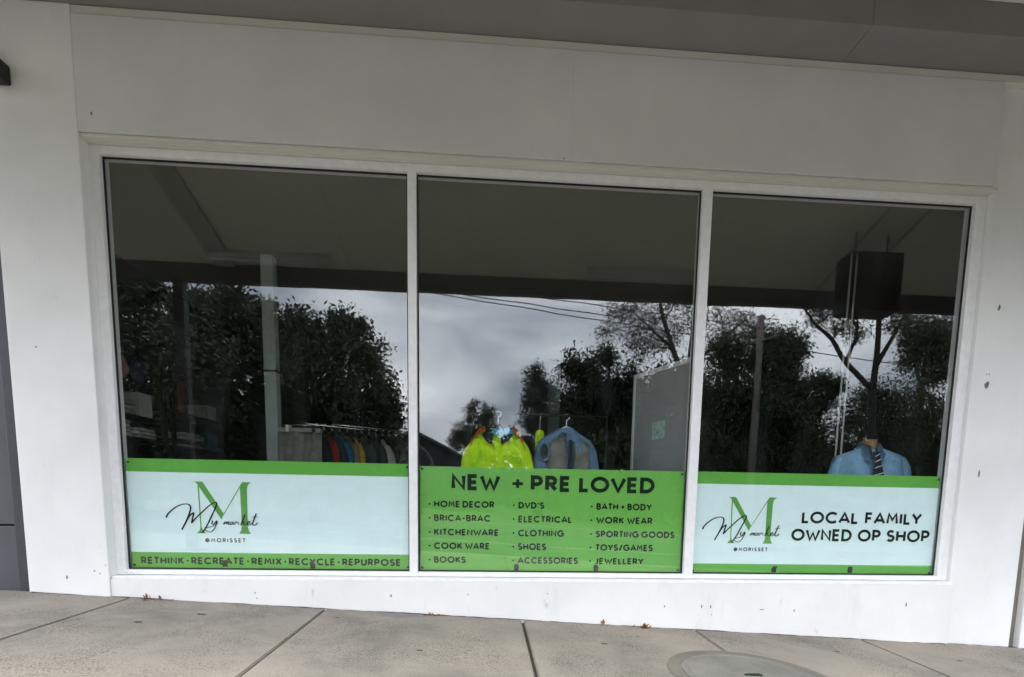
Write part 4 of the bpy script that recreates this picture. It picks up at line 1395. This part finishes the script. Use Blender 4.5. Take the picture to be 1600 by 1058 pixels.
for x in (-0.10, 0.12):
    box('clip', (x - 0.013, x + 0.013, -0.052, 0.026, 1.0, 1.058), 'white_plastic' if x < 0 else 'black_metal', tr, bev=0.003)
tube('hanger_bar', [(-0.16, 0, 1.062), (0.16, 0, 1.062)], 0.006, 'chrome', tr)
tube('hook', [(0, 0, 1.062), (0, 0.05, 1.10), (0.015, 0.13, 1.104)], 0.004, 'chrome', tr)

# ------------------------------------------------------------------ outside across the street (seen in the glass)
TREES = {
    'A': (12, [(-7.08, 5.29, 0.69, 0.69), (-6.55, 4.83, 0.66, 0.84), (-7.0, 3.93, 0.82, 0.91), (-7.4, 4.48, 0.51, 0.91), (-6.42, 5.56, 0.4, 0.4), (-6.46, 3.54, 0.73, 0.91), (-7.33, 2.52, 0.91, 1.09), (-7.9, 5.9, 0.8, 0.7), (-8.6, 4.4, 0.9, 1.0), (-6.9, 6.2, 0.6, 0.5)]),
    'B': (11, [(-4.61, 4.84, 0.72, 0.65), (-3.88, 4.79, 0.72, 0.68), (-4.42, 3.93, 0.99, 0.82), (-3.57, 4.04, 0.65, 0.77), (-5.07, 4.59, 0.43, 0.77), (-4.87, 5.05, 0.41, 0.48), (-4.14, 5.08, 0.41, 0.44), (-4.54, 2.92, 1.19, 1.02), (-3.31, 4.66, 0.34, 0.51), (-4.75, 1.81, 1.36, 0.85), (-3.45, 2.95, 0.75, 0.8), (-3.25, 2.2, 0.8, 0.8)]),
    'C': (11.2, [(-2.46, 4.51, 0.58, 0.48), (-2.69, 4.68, 0.38, 0.34), (-1.37, 4.58, 0.58, 0.51), (-1.68, 4.72, 0.43, 0.38), (-2.01, 4.01, 0.99, 0.82), (-0.91, 3.82, 0.56, 0.65), (-0.59, 3.04, 0.55, 0.65), (-0.34, 2.41, 0.44, 0.51), (-1.4, 2.78, 1.13, 1.02), (-2.65, 3.29, 0.85, 1.02), (-2.37, 2.03, 1.36, 1.02), (-0.77, 1.75, 0.85, 0.68), (-2.94, 4.06, 0.51, 0.68)]),
    'G': (45, [(1.23, 7.24, 1.48, 1.02), (0.3, 5.81, 1.14, 1.14), (2.29, 6.4, 1.02, 1.02), (1.25, 4.74, 2.05, 1.14), (1.96, 5.41, 1.02, 1.02), (-0.42, 4.81, 0.8, 0.8)]),
    'P': (32, [(5.24, 7.69, 0.83, 0.83), (5.82, 6.91, 1.0, 1.0), (4.86, 6.25, 0.75, 0.92), (5.69, 5.6, 0.92, 1.25), (4.96, 4.98, 0.75, 0.83), (6.21, 4.41, 1.25, 1.67)]),
    'D': (27, [(6.9, 7.42, 1.0, 1.0), (7.86, 7.18, 1.22, 1.22), (8.07, 6.17, 1.79, 1.65), (9.44, 5.86, 1.5, 2.08), (6.87, 4.93, 1.29, 2.0), (8.88, 3.42, 2.58, 2.15), (8.54, 7.88, 0.79, 0.79), (10.2, 6.57, 0.9, 1.43), (6.74, 3.02, 1.79, 1.79), (11.6, 5.6, 1.6, 1.7), (13.0, 6.1, 1.3, 1.5), (12.4, 3.2, 2.2, 1.9), (14.4, 5.0, 1.5, 2.0), (11.9, 7.0, 1.2, 0.8), (13.4, 7.3, 1.2, 0.8)]),
    'S': (22, [(7.82, 8.76, 0.72, 0.42), (9.05, 8.98, 0.84, 0.45), (10.53, 9.09, 0.84, 0.48), (8.65, 7.84, 0.96, 0.48), (10.29, 7.76, 0.96, 0.66), (11.31, 8.36, 0.72, 0.72), (12.64, 8.78, 0.96, 0.39), (14.17, 8.67, 0.9, 0.54), (13.3, 7.87, 1.14, 0.54), (9.67, 8.44, 0.75, 0.36), (9.43, 7.17, 0.9, 0.54), (7.61, 7.95, 0.54, 0.3), (14.97, 8.07, 0.6, 0.42), (10.4, 10.2, 1.1, 0.6), (12.2, 10.0, 1.2, 0.6), (8.8, 10.0, 0.9, 0.5)]),
    'E': (20, [(12.21, 6.37, 1.1, 0.99), (13.91, 6.42, 1.16, 1.27), (14.94, 7.12, 0.72, 0.66), (15.31, 5.94, 0.77, 0.99), (12.9, 4.52, 1.6, 1.55), (14.97, 4.31, 1.38, 1.55), (13.88, 2.64, 2.43, 1.38), (16.41, 2.97, 1.27, 1.38), (12.16, 2.6, 1.38, 1.66), (15.45, 6.74, 0.5, 0.55)]),
    'F': (23, [(18.38, 6.12, 0.87, 0.5), (19.07, 5.78, 0.5, 0.5), (18.03, 4.83, 1.06, 0.87), (17.59, 5.89, 0.68, 0.68), (18.78, 5.31, 0.56, 0.37)]),
    'H': (15, [(13.56, 6.54, 0.52, 0.26), (14.45, 6.7, 0.61, 0.3), (15.56, 7.03, 0.78, 0.35), (16.59, 7.03, 0.52, 0.39), (14.85, 6.13, 0.43, 0.26), (13.09, 6.79, 0.39, 0.22), (14.04, 6.2, 0.35, 0.17), (16.07, 6.49, 0.43, 0.22), (13.0, 7.6, 0.7, 0.4), (14.4, 8.1, 0.9, 0.5), (15.9, 8.2, 0.9, 0.5), (17.2, 7.7, 0.6, 0.4)]),
    'I': (25, [(25.02, 9.11, 1.14, 0.94), (26.14, 8.01, 0.74, 1.27), (24.34, 8.11, 0.67, 0.8), (25.37, 7.49, 0.94, 0.87), (24.47, 9.26, 0.6, 0.74)]),
    'J': (20.5, [(18.57, 4.13, 0.94, 1.1), (20.17, 4.45, 1.27, 1.44), (21.67, 4.36, 1.1, 1.66), (20.94, 2.8, 1.66, 1.1), (18.32, 2.74, 0.99, 1.1), (19.65, 5.26, 0.77, 0.66), (22.44, 2.84, 0.83, 1.38)]),
}


def leaves_mesh(name, centres, size, aspect, material, parent, seed, scale=None):
    g = np.random.default_rng(seed)
    n = len(centres)
    d = g.normal(size=(n, 3)); d[:, 2] -= 0.35; d /= np.linalg.norm(d, axis=1)[:, None]
    e = g.normal(size=(n, 3)); e -= d * (e * d).sum(1)[:, None]; e /= np.linalg.norm(e, axis=1)[:, None]
    l = size * g.uniform(0.6, 1.35, size=(n, 1))
    if scale is not None:
        l = l * scale[:, None]
    w = l * aspect
    v = np.empty((n, 4, 3))
    v[:, 0] = centres
    v[:, 1] = centres + d * l * 0.45 + e * w * 0.5
    v[:, 2] = centres + d * l
    v[:, 3] = centres + d * l * 0.45 - e * w * 0.5
    me = bpy.data.meshes.new(name)
    me.vertices.add(4 * n)
    me.vertices.foreach_set('co', v.reshape(-1))
    me.loops.add(4 * n)
    me.loops.foreach_set('vertex_index', np.arange(4 * n, dtype=np.int32))
    me.polygons.add(n)
    me.polygons.foreach_set('loop_start', np.arange(0, 4 * n, 4, dtype=np.int32))
    me.polygons.foreach_set('loop_total', np.full(n, 4, dtype=np.int32))
    me.update(calc_edges=True)
    me.materials.append(MATS[material])
    return link(bpy.data.objects.new(name, me), parent)


def tree(key, label, base_x, trunk_r, n_leaf, size, aspect, leaf, bark, seed, fork_z, clump=0.30, sub=14, paths=None, name='tree', core=0.0):
    D, cl = TREES[key]
    g = np.random.default_rng(seed)
    r_ = random.Random(seed)
    zb = fz(base_x, -min(D, 30)) - 0.05
    t = thing(name, label, 'tree', (base_x, -D, zb), 'trees across the street')
    bm = bmesh.new()
    top = Vector((0.15 * r_.uniform(-1, 1), 0, fork_z - zb))
    if paths:
        for pts, rr in paths:
            pp = [Vector((p[0] - base_x, p[1] + D, p[2] - zb)) for p in pts]
            c = catmull(pp, 4)
            n = len(c)
            add_tube(bm, c, [rr[0] + (rr[1] - rr[0]) * k / (n - 1) for k in range(n)], 8)
    else:
        c = catmull([(0, 0, -0.1), (0.05 * r_.uniform(-1, 1), 0, top.z * 0.5), tuple(top)], 5)
        add_tube(bm, c, [trunk_r * (1.15 - 0.5 * k / (len(c) - 1)) for k in range(len(c))], 8)
    C_ = []
    for (x, z, rx, rz2) in cl:
        ry = (rx + rz2) * 0.55
        cy = r_.uniform(-0.6, 0.6) * ry
        ctr = Vector((x - base_x, cy, z - zb))
        start = top
        if paths:      # nearest point on the drawn limbs
            best = 1e9
            for pts, rr in paths:
                for p in pts[1:]:
                    q = Vector((p[0] - base_x, p[1] + D, p[2] - zb))
                    if (q - ctr).length < best and q.z <= ctr.z + 0.5:
                        best = (q - ctr).length; start = q
        mid = start.lerp(ctr, 0.5) + Vector((r_.uniform(-.12, .12), r_.uniform(-.12, .12), 0.10)) * (ctr - start).length
        c = catmull([tuple(start), tuple(mid), tuple(ctr)], 4)
        r0 = trunk_r * (0.34 if not paths else 0.20)
        add_tube(bm, c, [r0 * (1 - 0.8 * k / (len(c) - 1)) for k in range(len(c))], 5)
        vol = (rx * ry * rz2) ** (1 / 3)
        ns = max(6, int(sub * (0.6 + vol)))
        dirs = g.normal(size=(ns, 3)); dirs /= np.linalg.norm(dirs, axis=1)[:, None]
        rad = g.uniform(0.2, 1.12, size=(ns, 1)) ** 0.6
        sc_ = dirs * rad * np.array([rx, ry, rz2]) + np.array(ctr)
        for k in range(ns):
            if r_.random() < 0.55:
                add_tube(bm, [tuple(ctr), tuple((np.array(ctr) + sc_[k]) / 2 + g.normal(size=3) * 0.05), tuple(sc_[k])], [r0 * 0.22, r0 * 0.15, r0 * 0.05], 4)
        C_.append((sc_, (rx + rz2) * 0.5 * clump, rx * rz2, np.array(ctr), np.array([rx, ry, rz2])))
    bmobj('trunk', bm, bark, t, True)
    tot = sum(c[2] for c in C_)
    pts, scl = [], []
    for sc_, cr, area, c0, rr3 in C_:
        n = int(n_leaf * (1 - 0.3 * core) * area / tot)
        k = g.integers(0, len(sc_), size=n)
        pts.append(sc_[k] + g.normal(size=(n, 3)) * cr * np.array([1, 1, 0.8]))
        scl.append(np.ones(n))
        nc = int(n_leaf * 0.3 * core * area / tot)
        if nc:
            dd = g.normal(size=(nc, 3)); dd /= np.linalg.norm(dd, axis=1)[:, None]
            pts.append(c0 + dd * (g.uniform(0, 1, size=(nc, 1)) ** 0.45) * rr3 * 0.62)
            scl.append(np.full(nc, 1.7))
    leaves_mesh('crown', np.concatenate(pts), size, aspect, leaf, t, seed + 1, np.concatenate(scl))
    return t


tree('A', 'dense dark tree across the street at the far left of the reflection', -7.2, 0.20, 24000, 0.125, 0.45, 'leaf_dark', 'bark_dark', 101, 2.3, 0.2, 34, core=0.25)
tree('B', 'broad dark leafy tree reflected behind the pale interior post', -4.5, 0.22, 34000, 0.115, 0.45, 'leaf_dark', 'bark_dark', 102, 2.0, 0.19, 38, core=0.4)
tree('C', 'round-headed leafy tree whose edge nears the first mullion in the glass', -2.2, 0.22, 36000, 0.115, 0.45, 'leaf_dark', 'bark_dark', 103, 1.9, 0.19, 36, core=0.6)
tree('G', 'small distant gum tree above the lime shirt in the glass', 1.2, 0.35, 11000, 0.2, 0.4, 'leaf_gum', 'bark_gum', 104, 4.0, 0.18, 14)
tree('P', 'narrow dark pine-like tree left of the tall bushy tree in the middle pane', 5.5, 0.3, 13000, 0.19, 0.3, 'leaf_pine', 'bark_dark', 105, 3.5, 0.22, 16, core=0.6)
tree('D', 'tall bushy black-green tree reflected left of the framed board', 8.4, 0.4, 42000, 0.2, 0.4, 'leaf_pine', 'bark_dark', 106, 2.6, 0.22, 24, core=0.9)
Sp = [([(11.67, -22, -0.9), (11.6, -22, 1.7), (11.15, -22, 5.65), (10.62, -22, 7.21), (10.2, -22, 8.46), (9.92, -22, 9.5)], (0.22, 0.06)),
      ([(11.15, -22, 5.65), (12.0, -22.3, 6.83), (13.01, -22.2, 7.72), (14.02, -22, 8.61)], (0.11, 0.03)),
      ([(10.62, -22, 7.21), (9.6, -21.7, 7.9), (8.7, -21.6, 8.6)], (0.07, 0.02)),
      ([(11.3, -22, 5.4), (11.5, -22, 7.4), (11.6, -22, 9.6)], (0.09, 0.03))]
tree('S', 'open feathery gum tree spreading behind the second mullion in the glass', 11.67, 0.22, 13000, 0.15, 0.28, 'leaf_gum', 'bark_gum', 107, 5.0, 0.34, 16, Sp)
tree('E', 'large dark tree mass behind the timber pole in the right pane', 14.0, 0.35, 46000, 0.155, 0.4, 'leaf_dark', 'bark_dark', 108, 2.6, 0.2, 28, core=0.55)
tree('F', 'low flat-topped tree between the pole and the forked gum in the glass', 18.2, 0.2, 9000, 0.16, 0.35, 'leaf_dark', 'bark_gum', 109, 4.0, 0.24, 16, core=0.6)
Hp = [([(15.75, -15, -1.4), (15.67, -15, 1.51), (15.58, -15, 2.5), (15.44, -15, 4.24)], (0.15, 0.12)),
      ([(15.44, -15, 4.24), (14.41, -15, 5.14), (13.85, -15, 5.88), (13.27, -15, 6.32), (12.8, -15, 6.8)], (0.10, 0.03)),
      ([(15.44, -15, 4.20), (15.50, -15, 5.31), (15.45, -15, 6.99), (15.6, -15, 8.2)], (0.115, 0.05)),
      ([(14.41, -15, 5.14), (14.7, -15.2, 5.7), (14.86, -15.2, 6.3), (14.6, -15.2, 8.0)], (0.07, 0.03)),
      ([(15.48, -15, 5.0), (15.9, -14.8, 6.1), (16.5, -14.8, 7.3)], (0.09, 0.03))]
tree('H', 'tall forked gum with bare dark limbs above the mannequin in the glass', 15.75, 0.24, 11000, 0.13, 0.26, 'leaf_gum', 'bark_dark', 110, 4.2, 0.40, 16, Hp)
tree('I', 'tall airy gum crown at the far right of the reflection', 25.2, 0.3, 14000, 0.19, 0.3, 'leaf_gum', 'bark_gum', 111, 6.4, 0.30, 16)
tree('J', 'low scrubby tree mass around the forked gum in the right pane', 20.3, 0.25, 22000, 0.16, 0.3, 'leaf_dark', 'bark_gum', 112, 2.0, 0.24, 20, core=0.4)

# pole and wires
pl = thing('power_pole', 'grey timber power pole standing among the trees in the right pane', 'pole', (12.87, -18.15, fz(12.87, -18) - 0.05))
pz = pl.location.z
tube('pole', [(0, 0, 0), (0.0, 0, 7.55 - pz)], [0.17, 0.125], 'pole_timber', pl, 12)
ax = Vector((0.33, 0.94, 0)).normalized()
for zz_, hw in ((6.62, 0.9),):
    a_, b_ = ax * hw, -ax * hw
    tube('crossarm', [(a_.x, a_.y, zz_ - pz), (b_.x, b_.y, zz_ - pz)], 0.05, 'pole_timber', pl, 6)


def wire(label, a, b, sag, r_=0.016):
    A, B = Vector(a), Vector(b)
    pts = []
    for k in range(15):
        u = k / 14
        p_ = A.lerp(B, u)
        p_.z -= sag * 4 * u * (1 - u)
        pts.append(p_)
    tag(tube('overhead_wire', pts, r_, 'wire_black', None, 5), label, 'wire', 'overhead wires')


wire('lowest of the three wires crossing the sky in the middle pane', (12.95, -18.30, 6.5), (-12.8, -9.2, 6.5), 0.05)
wire('middle of the three wires crossing the sky in the middle pane', (13.0, -18.28, 6.8), (-12.5, -10.6, 6.8), 0.05)
wire('uppermost of the three wires crossing the sky in the middle pane', (12.87, -18.07, 7.1), (-12.5, -11.1, 7.1), 0.05)
wire('single wire running right from the power pole past the forked gum', (12.96, -18.17, 6.5), (36.0, -24.8, 6.5), 0.05, 0.02)
# poles that hold the far wire ends
for (x, y, lab) in ((-12.65, -10.2, 'timber power pole far left along the street'), (36.0, -24.8, 'timber power pole far right beyond the trees')):
    t = thing('power_pole', lab, 'pole', (x, y, fz(x, y) - 0.1))
    tube('pole', [(0, 0, 0), (0, 0, 7.7 - t.location.z)], [0.17, 0.125], 'pole_timber', t, 12)
    tube('crossarm', [(-0.3, 1.1, 6.62 - t.location.z), (0.3, -1.1, 6.62 - t.location.z)], 0.05, 'pole_timber', t, 6)

# house with a gable, low between the trees
hs = thing('house', 'dark gabled house low in the gap between the left trees', 'house', (-2.2, -30, fz(-2.2, -30) - 0.05))
hz = hs.location.z
W2, ev, pk, dep = 4.6, 1.9 - hz, 4.10 - hz, 9.0
pymesh('wall', [(-W2 + .3, 0, 0), (W2 - .3, 0, 0), (W2 - .3, 0, ev), (0, 0, pk - 0.12), (-W2 + .3, 0, ev), (-W2 + .3, -dep, 0), (W2 - .3, -dep, 0), (W2 - .3, -dep, ev), (0, -dep, pk - 0.12), (-W2 + .3, -dep, ev)],
       [(0, 1, 2, 3, 4), (9, 8, 7, 6, 5), (1, 6, 7, 2), (5, 0, 4, 9)], 'house_brick', hs)
for sg in (-1, 1):
    vs = [(0, 0.45, pk), (sg * W2, 0.45, ev - 0.05), (sg * W2, -dep - 0.45, ev - 0.05), (0, -dep - 0.45, pk)]
    vs += [(x, y, z - 0.10) for x, y, z in vs]
    rf = pymesh('roof', vs, [(0, 1, 2, 3), (7, 6, 5, 4), (0, 4, 5, 1), (1, 5, 6, 2), (2, 6, 7, 3), (3, 7, 4, 0)], 'house_roof', hs)
    pymesh('bargeboard', [(0, 0.455, pk + 0.02), (sg * W2, 0.455, ev - 0.03), (sg * W2, 0.455, ev - 0.18), (0, 0.455, pk - 0.14), (0, 0.49, pk + 0.02), (sg * W2, 0.49, ev - 0.03), (sg * W2, 0.49, ev - 0.18), (0, 0.49, pk - 0.14)],
           [(0, 1, 2, 3), (7, 6, 5, 4), (0, 4, 5, 1), (2, 6, 7, 3), (1, 5, 6, 2)], 'house_trim', hs)
for x in (-2.3, 1.2):
    w_ = box('window', (x, x + 1.3, 0.002, 0.05, 0.9, 2.0), 'house_trim', hs)
    box('glass', (x + 0.08, x + 0.61, 0.051, 0.056, 0.98, 1.92), 'house_glass', w_)
    box('glass', (x + 0.69, x + 1.22, 0.051, 0.056, 0.98, 1.92), 'house_glass', w_)
box('door', (-0.6, 0.3, 0.002, 0.05, 0.02, 2.05), 'house_trim', hs)

# wooded rise and undergrowth that close the view across the street
bm = bmesh.new()
xs = list(range(-160, 181, 10))
rows_ = []
for j, (y, h) in enumerate(((-62, 0.0), (-72, 2.2), (-90, 4.6), (-130, 7.0), (-220, 9.0))):
    rows_.append([bm.verts.new((x, y, fz(x, -30) - 0.3 + h * (1 + 0.2 * math.sin(x * 0.05 + j)))) for x in xs])
for j in range(4):
    for i in range(len(xs) - 1):
        bm.faces.new((rows_[j][i], rows_[j][i + 1], rows_[j + 1][i + 1], rows_[j + 1][i]))
struct(bmobj('hill', bm, 'wood_floor', None, True))


def thicket(name, label, D, prof, n, size, depth, leaf, seed, lean=0.75):
    g = np.random.default_rng(seed)
    px = [p[0] for p in prof]
    pz = [p[1] for p in prof]
    x = g.uniform(px[0], px[-1], size=n)
    top = np.interp(x, px, pz) * (1 + 0.10 * np.sin(x * 1.7) + 0.07 * np.sin(x * 4.3 + 1))
    base = np.array([fz(v, -min(D, 30)) for v in x])
    u = g.uniform(0, 1, size=n) ** lean
    z = base + (top - base) * u
    y = -D + g.normal(size=n) * depth * (1 - 0.6 * u)
    o = leaves_mesh(name, np.stack([x, y, z], 1), size, 0.6, leaf, None, seed + 1)
    tag(o, label, 'thicket', kind='stuff')


thicket('far_wood', 'dark wood on the rise far across the street', 50, [(-55, 9), (-31.7, 9.2), (-17.6, 7.6), (-9, 6.0), (-5.2, 4.6), (-1.6, 3.4), (1.0, 4.4), (3.2, 5.7), (5.5, 5.9), (10.6, 8.2), (20, 9.0), (29, 8.6), (33, 5.6), (38, 4.6), (41, 7.5), (48, 9.5), (70, 10)], 45000, 0.62, 3.0, 'leaf_pine', 301)
thicket('undergrowth', 'dark undergrowth below the left trees across the street', 13.6, [(-14, 3.2), (-9, 3.4), (-5, 3.1), (-2, 2.6), (-0.6, 2.0), (0.1, 1.1)], 16000, 0.22, 0.7, 'leaf_dark', 303)
thicket('undergrowth', 'dark undergrowth below the right trees across the street', 24, [(5.5, 1.6), (7, 3.2), (12, 3.6), (16, 3.4), (18.2, 2.6), (20, 3.0), (24, 3.4), (32, 3.4)], 18000, 0.32, 1.0, 'leaf_dark', 305)
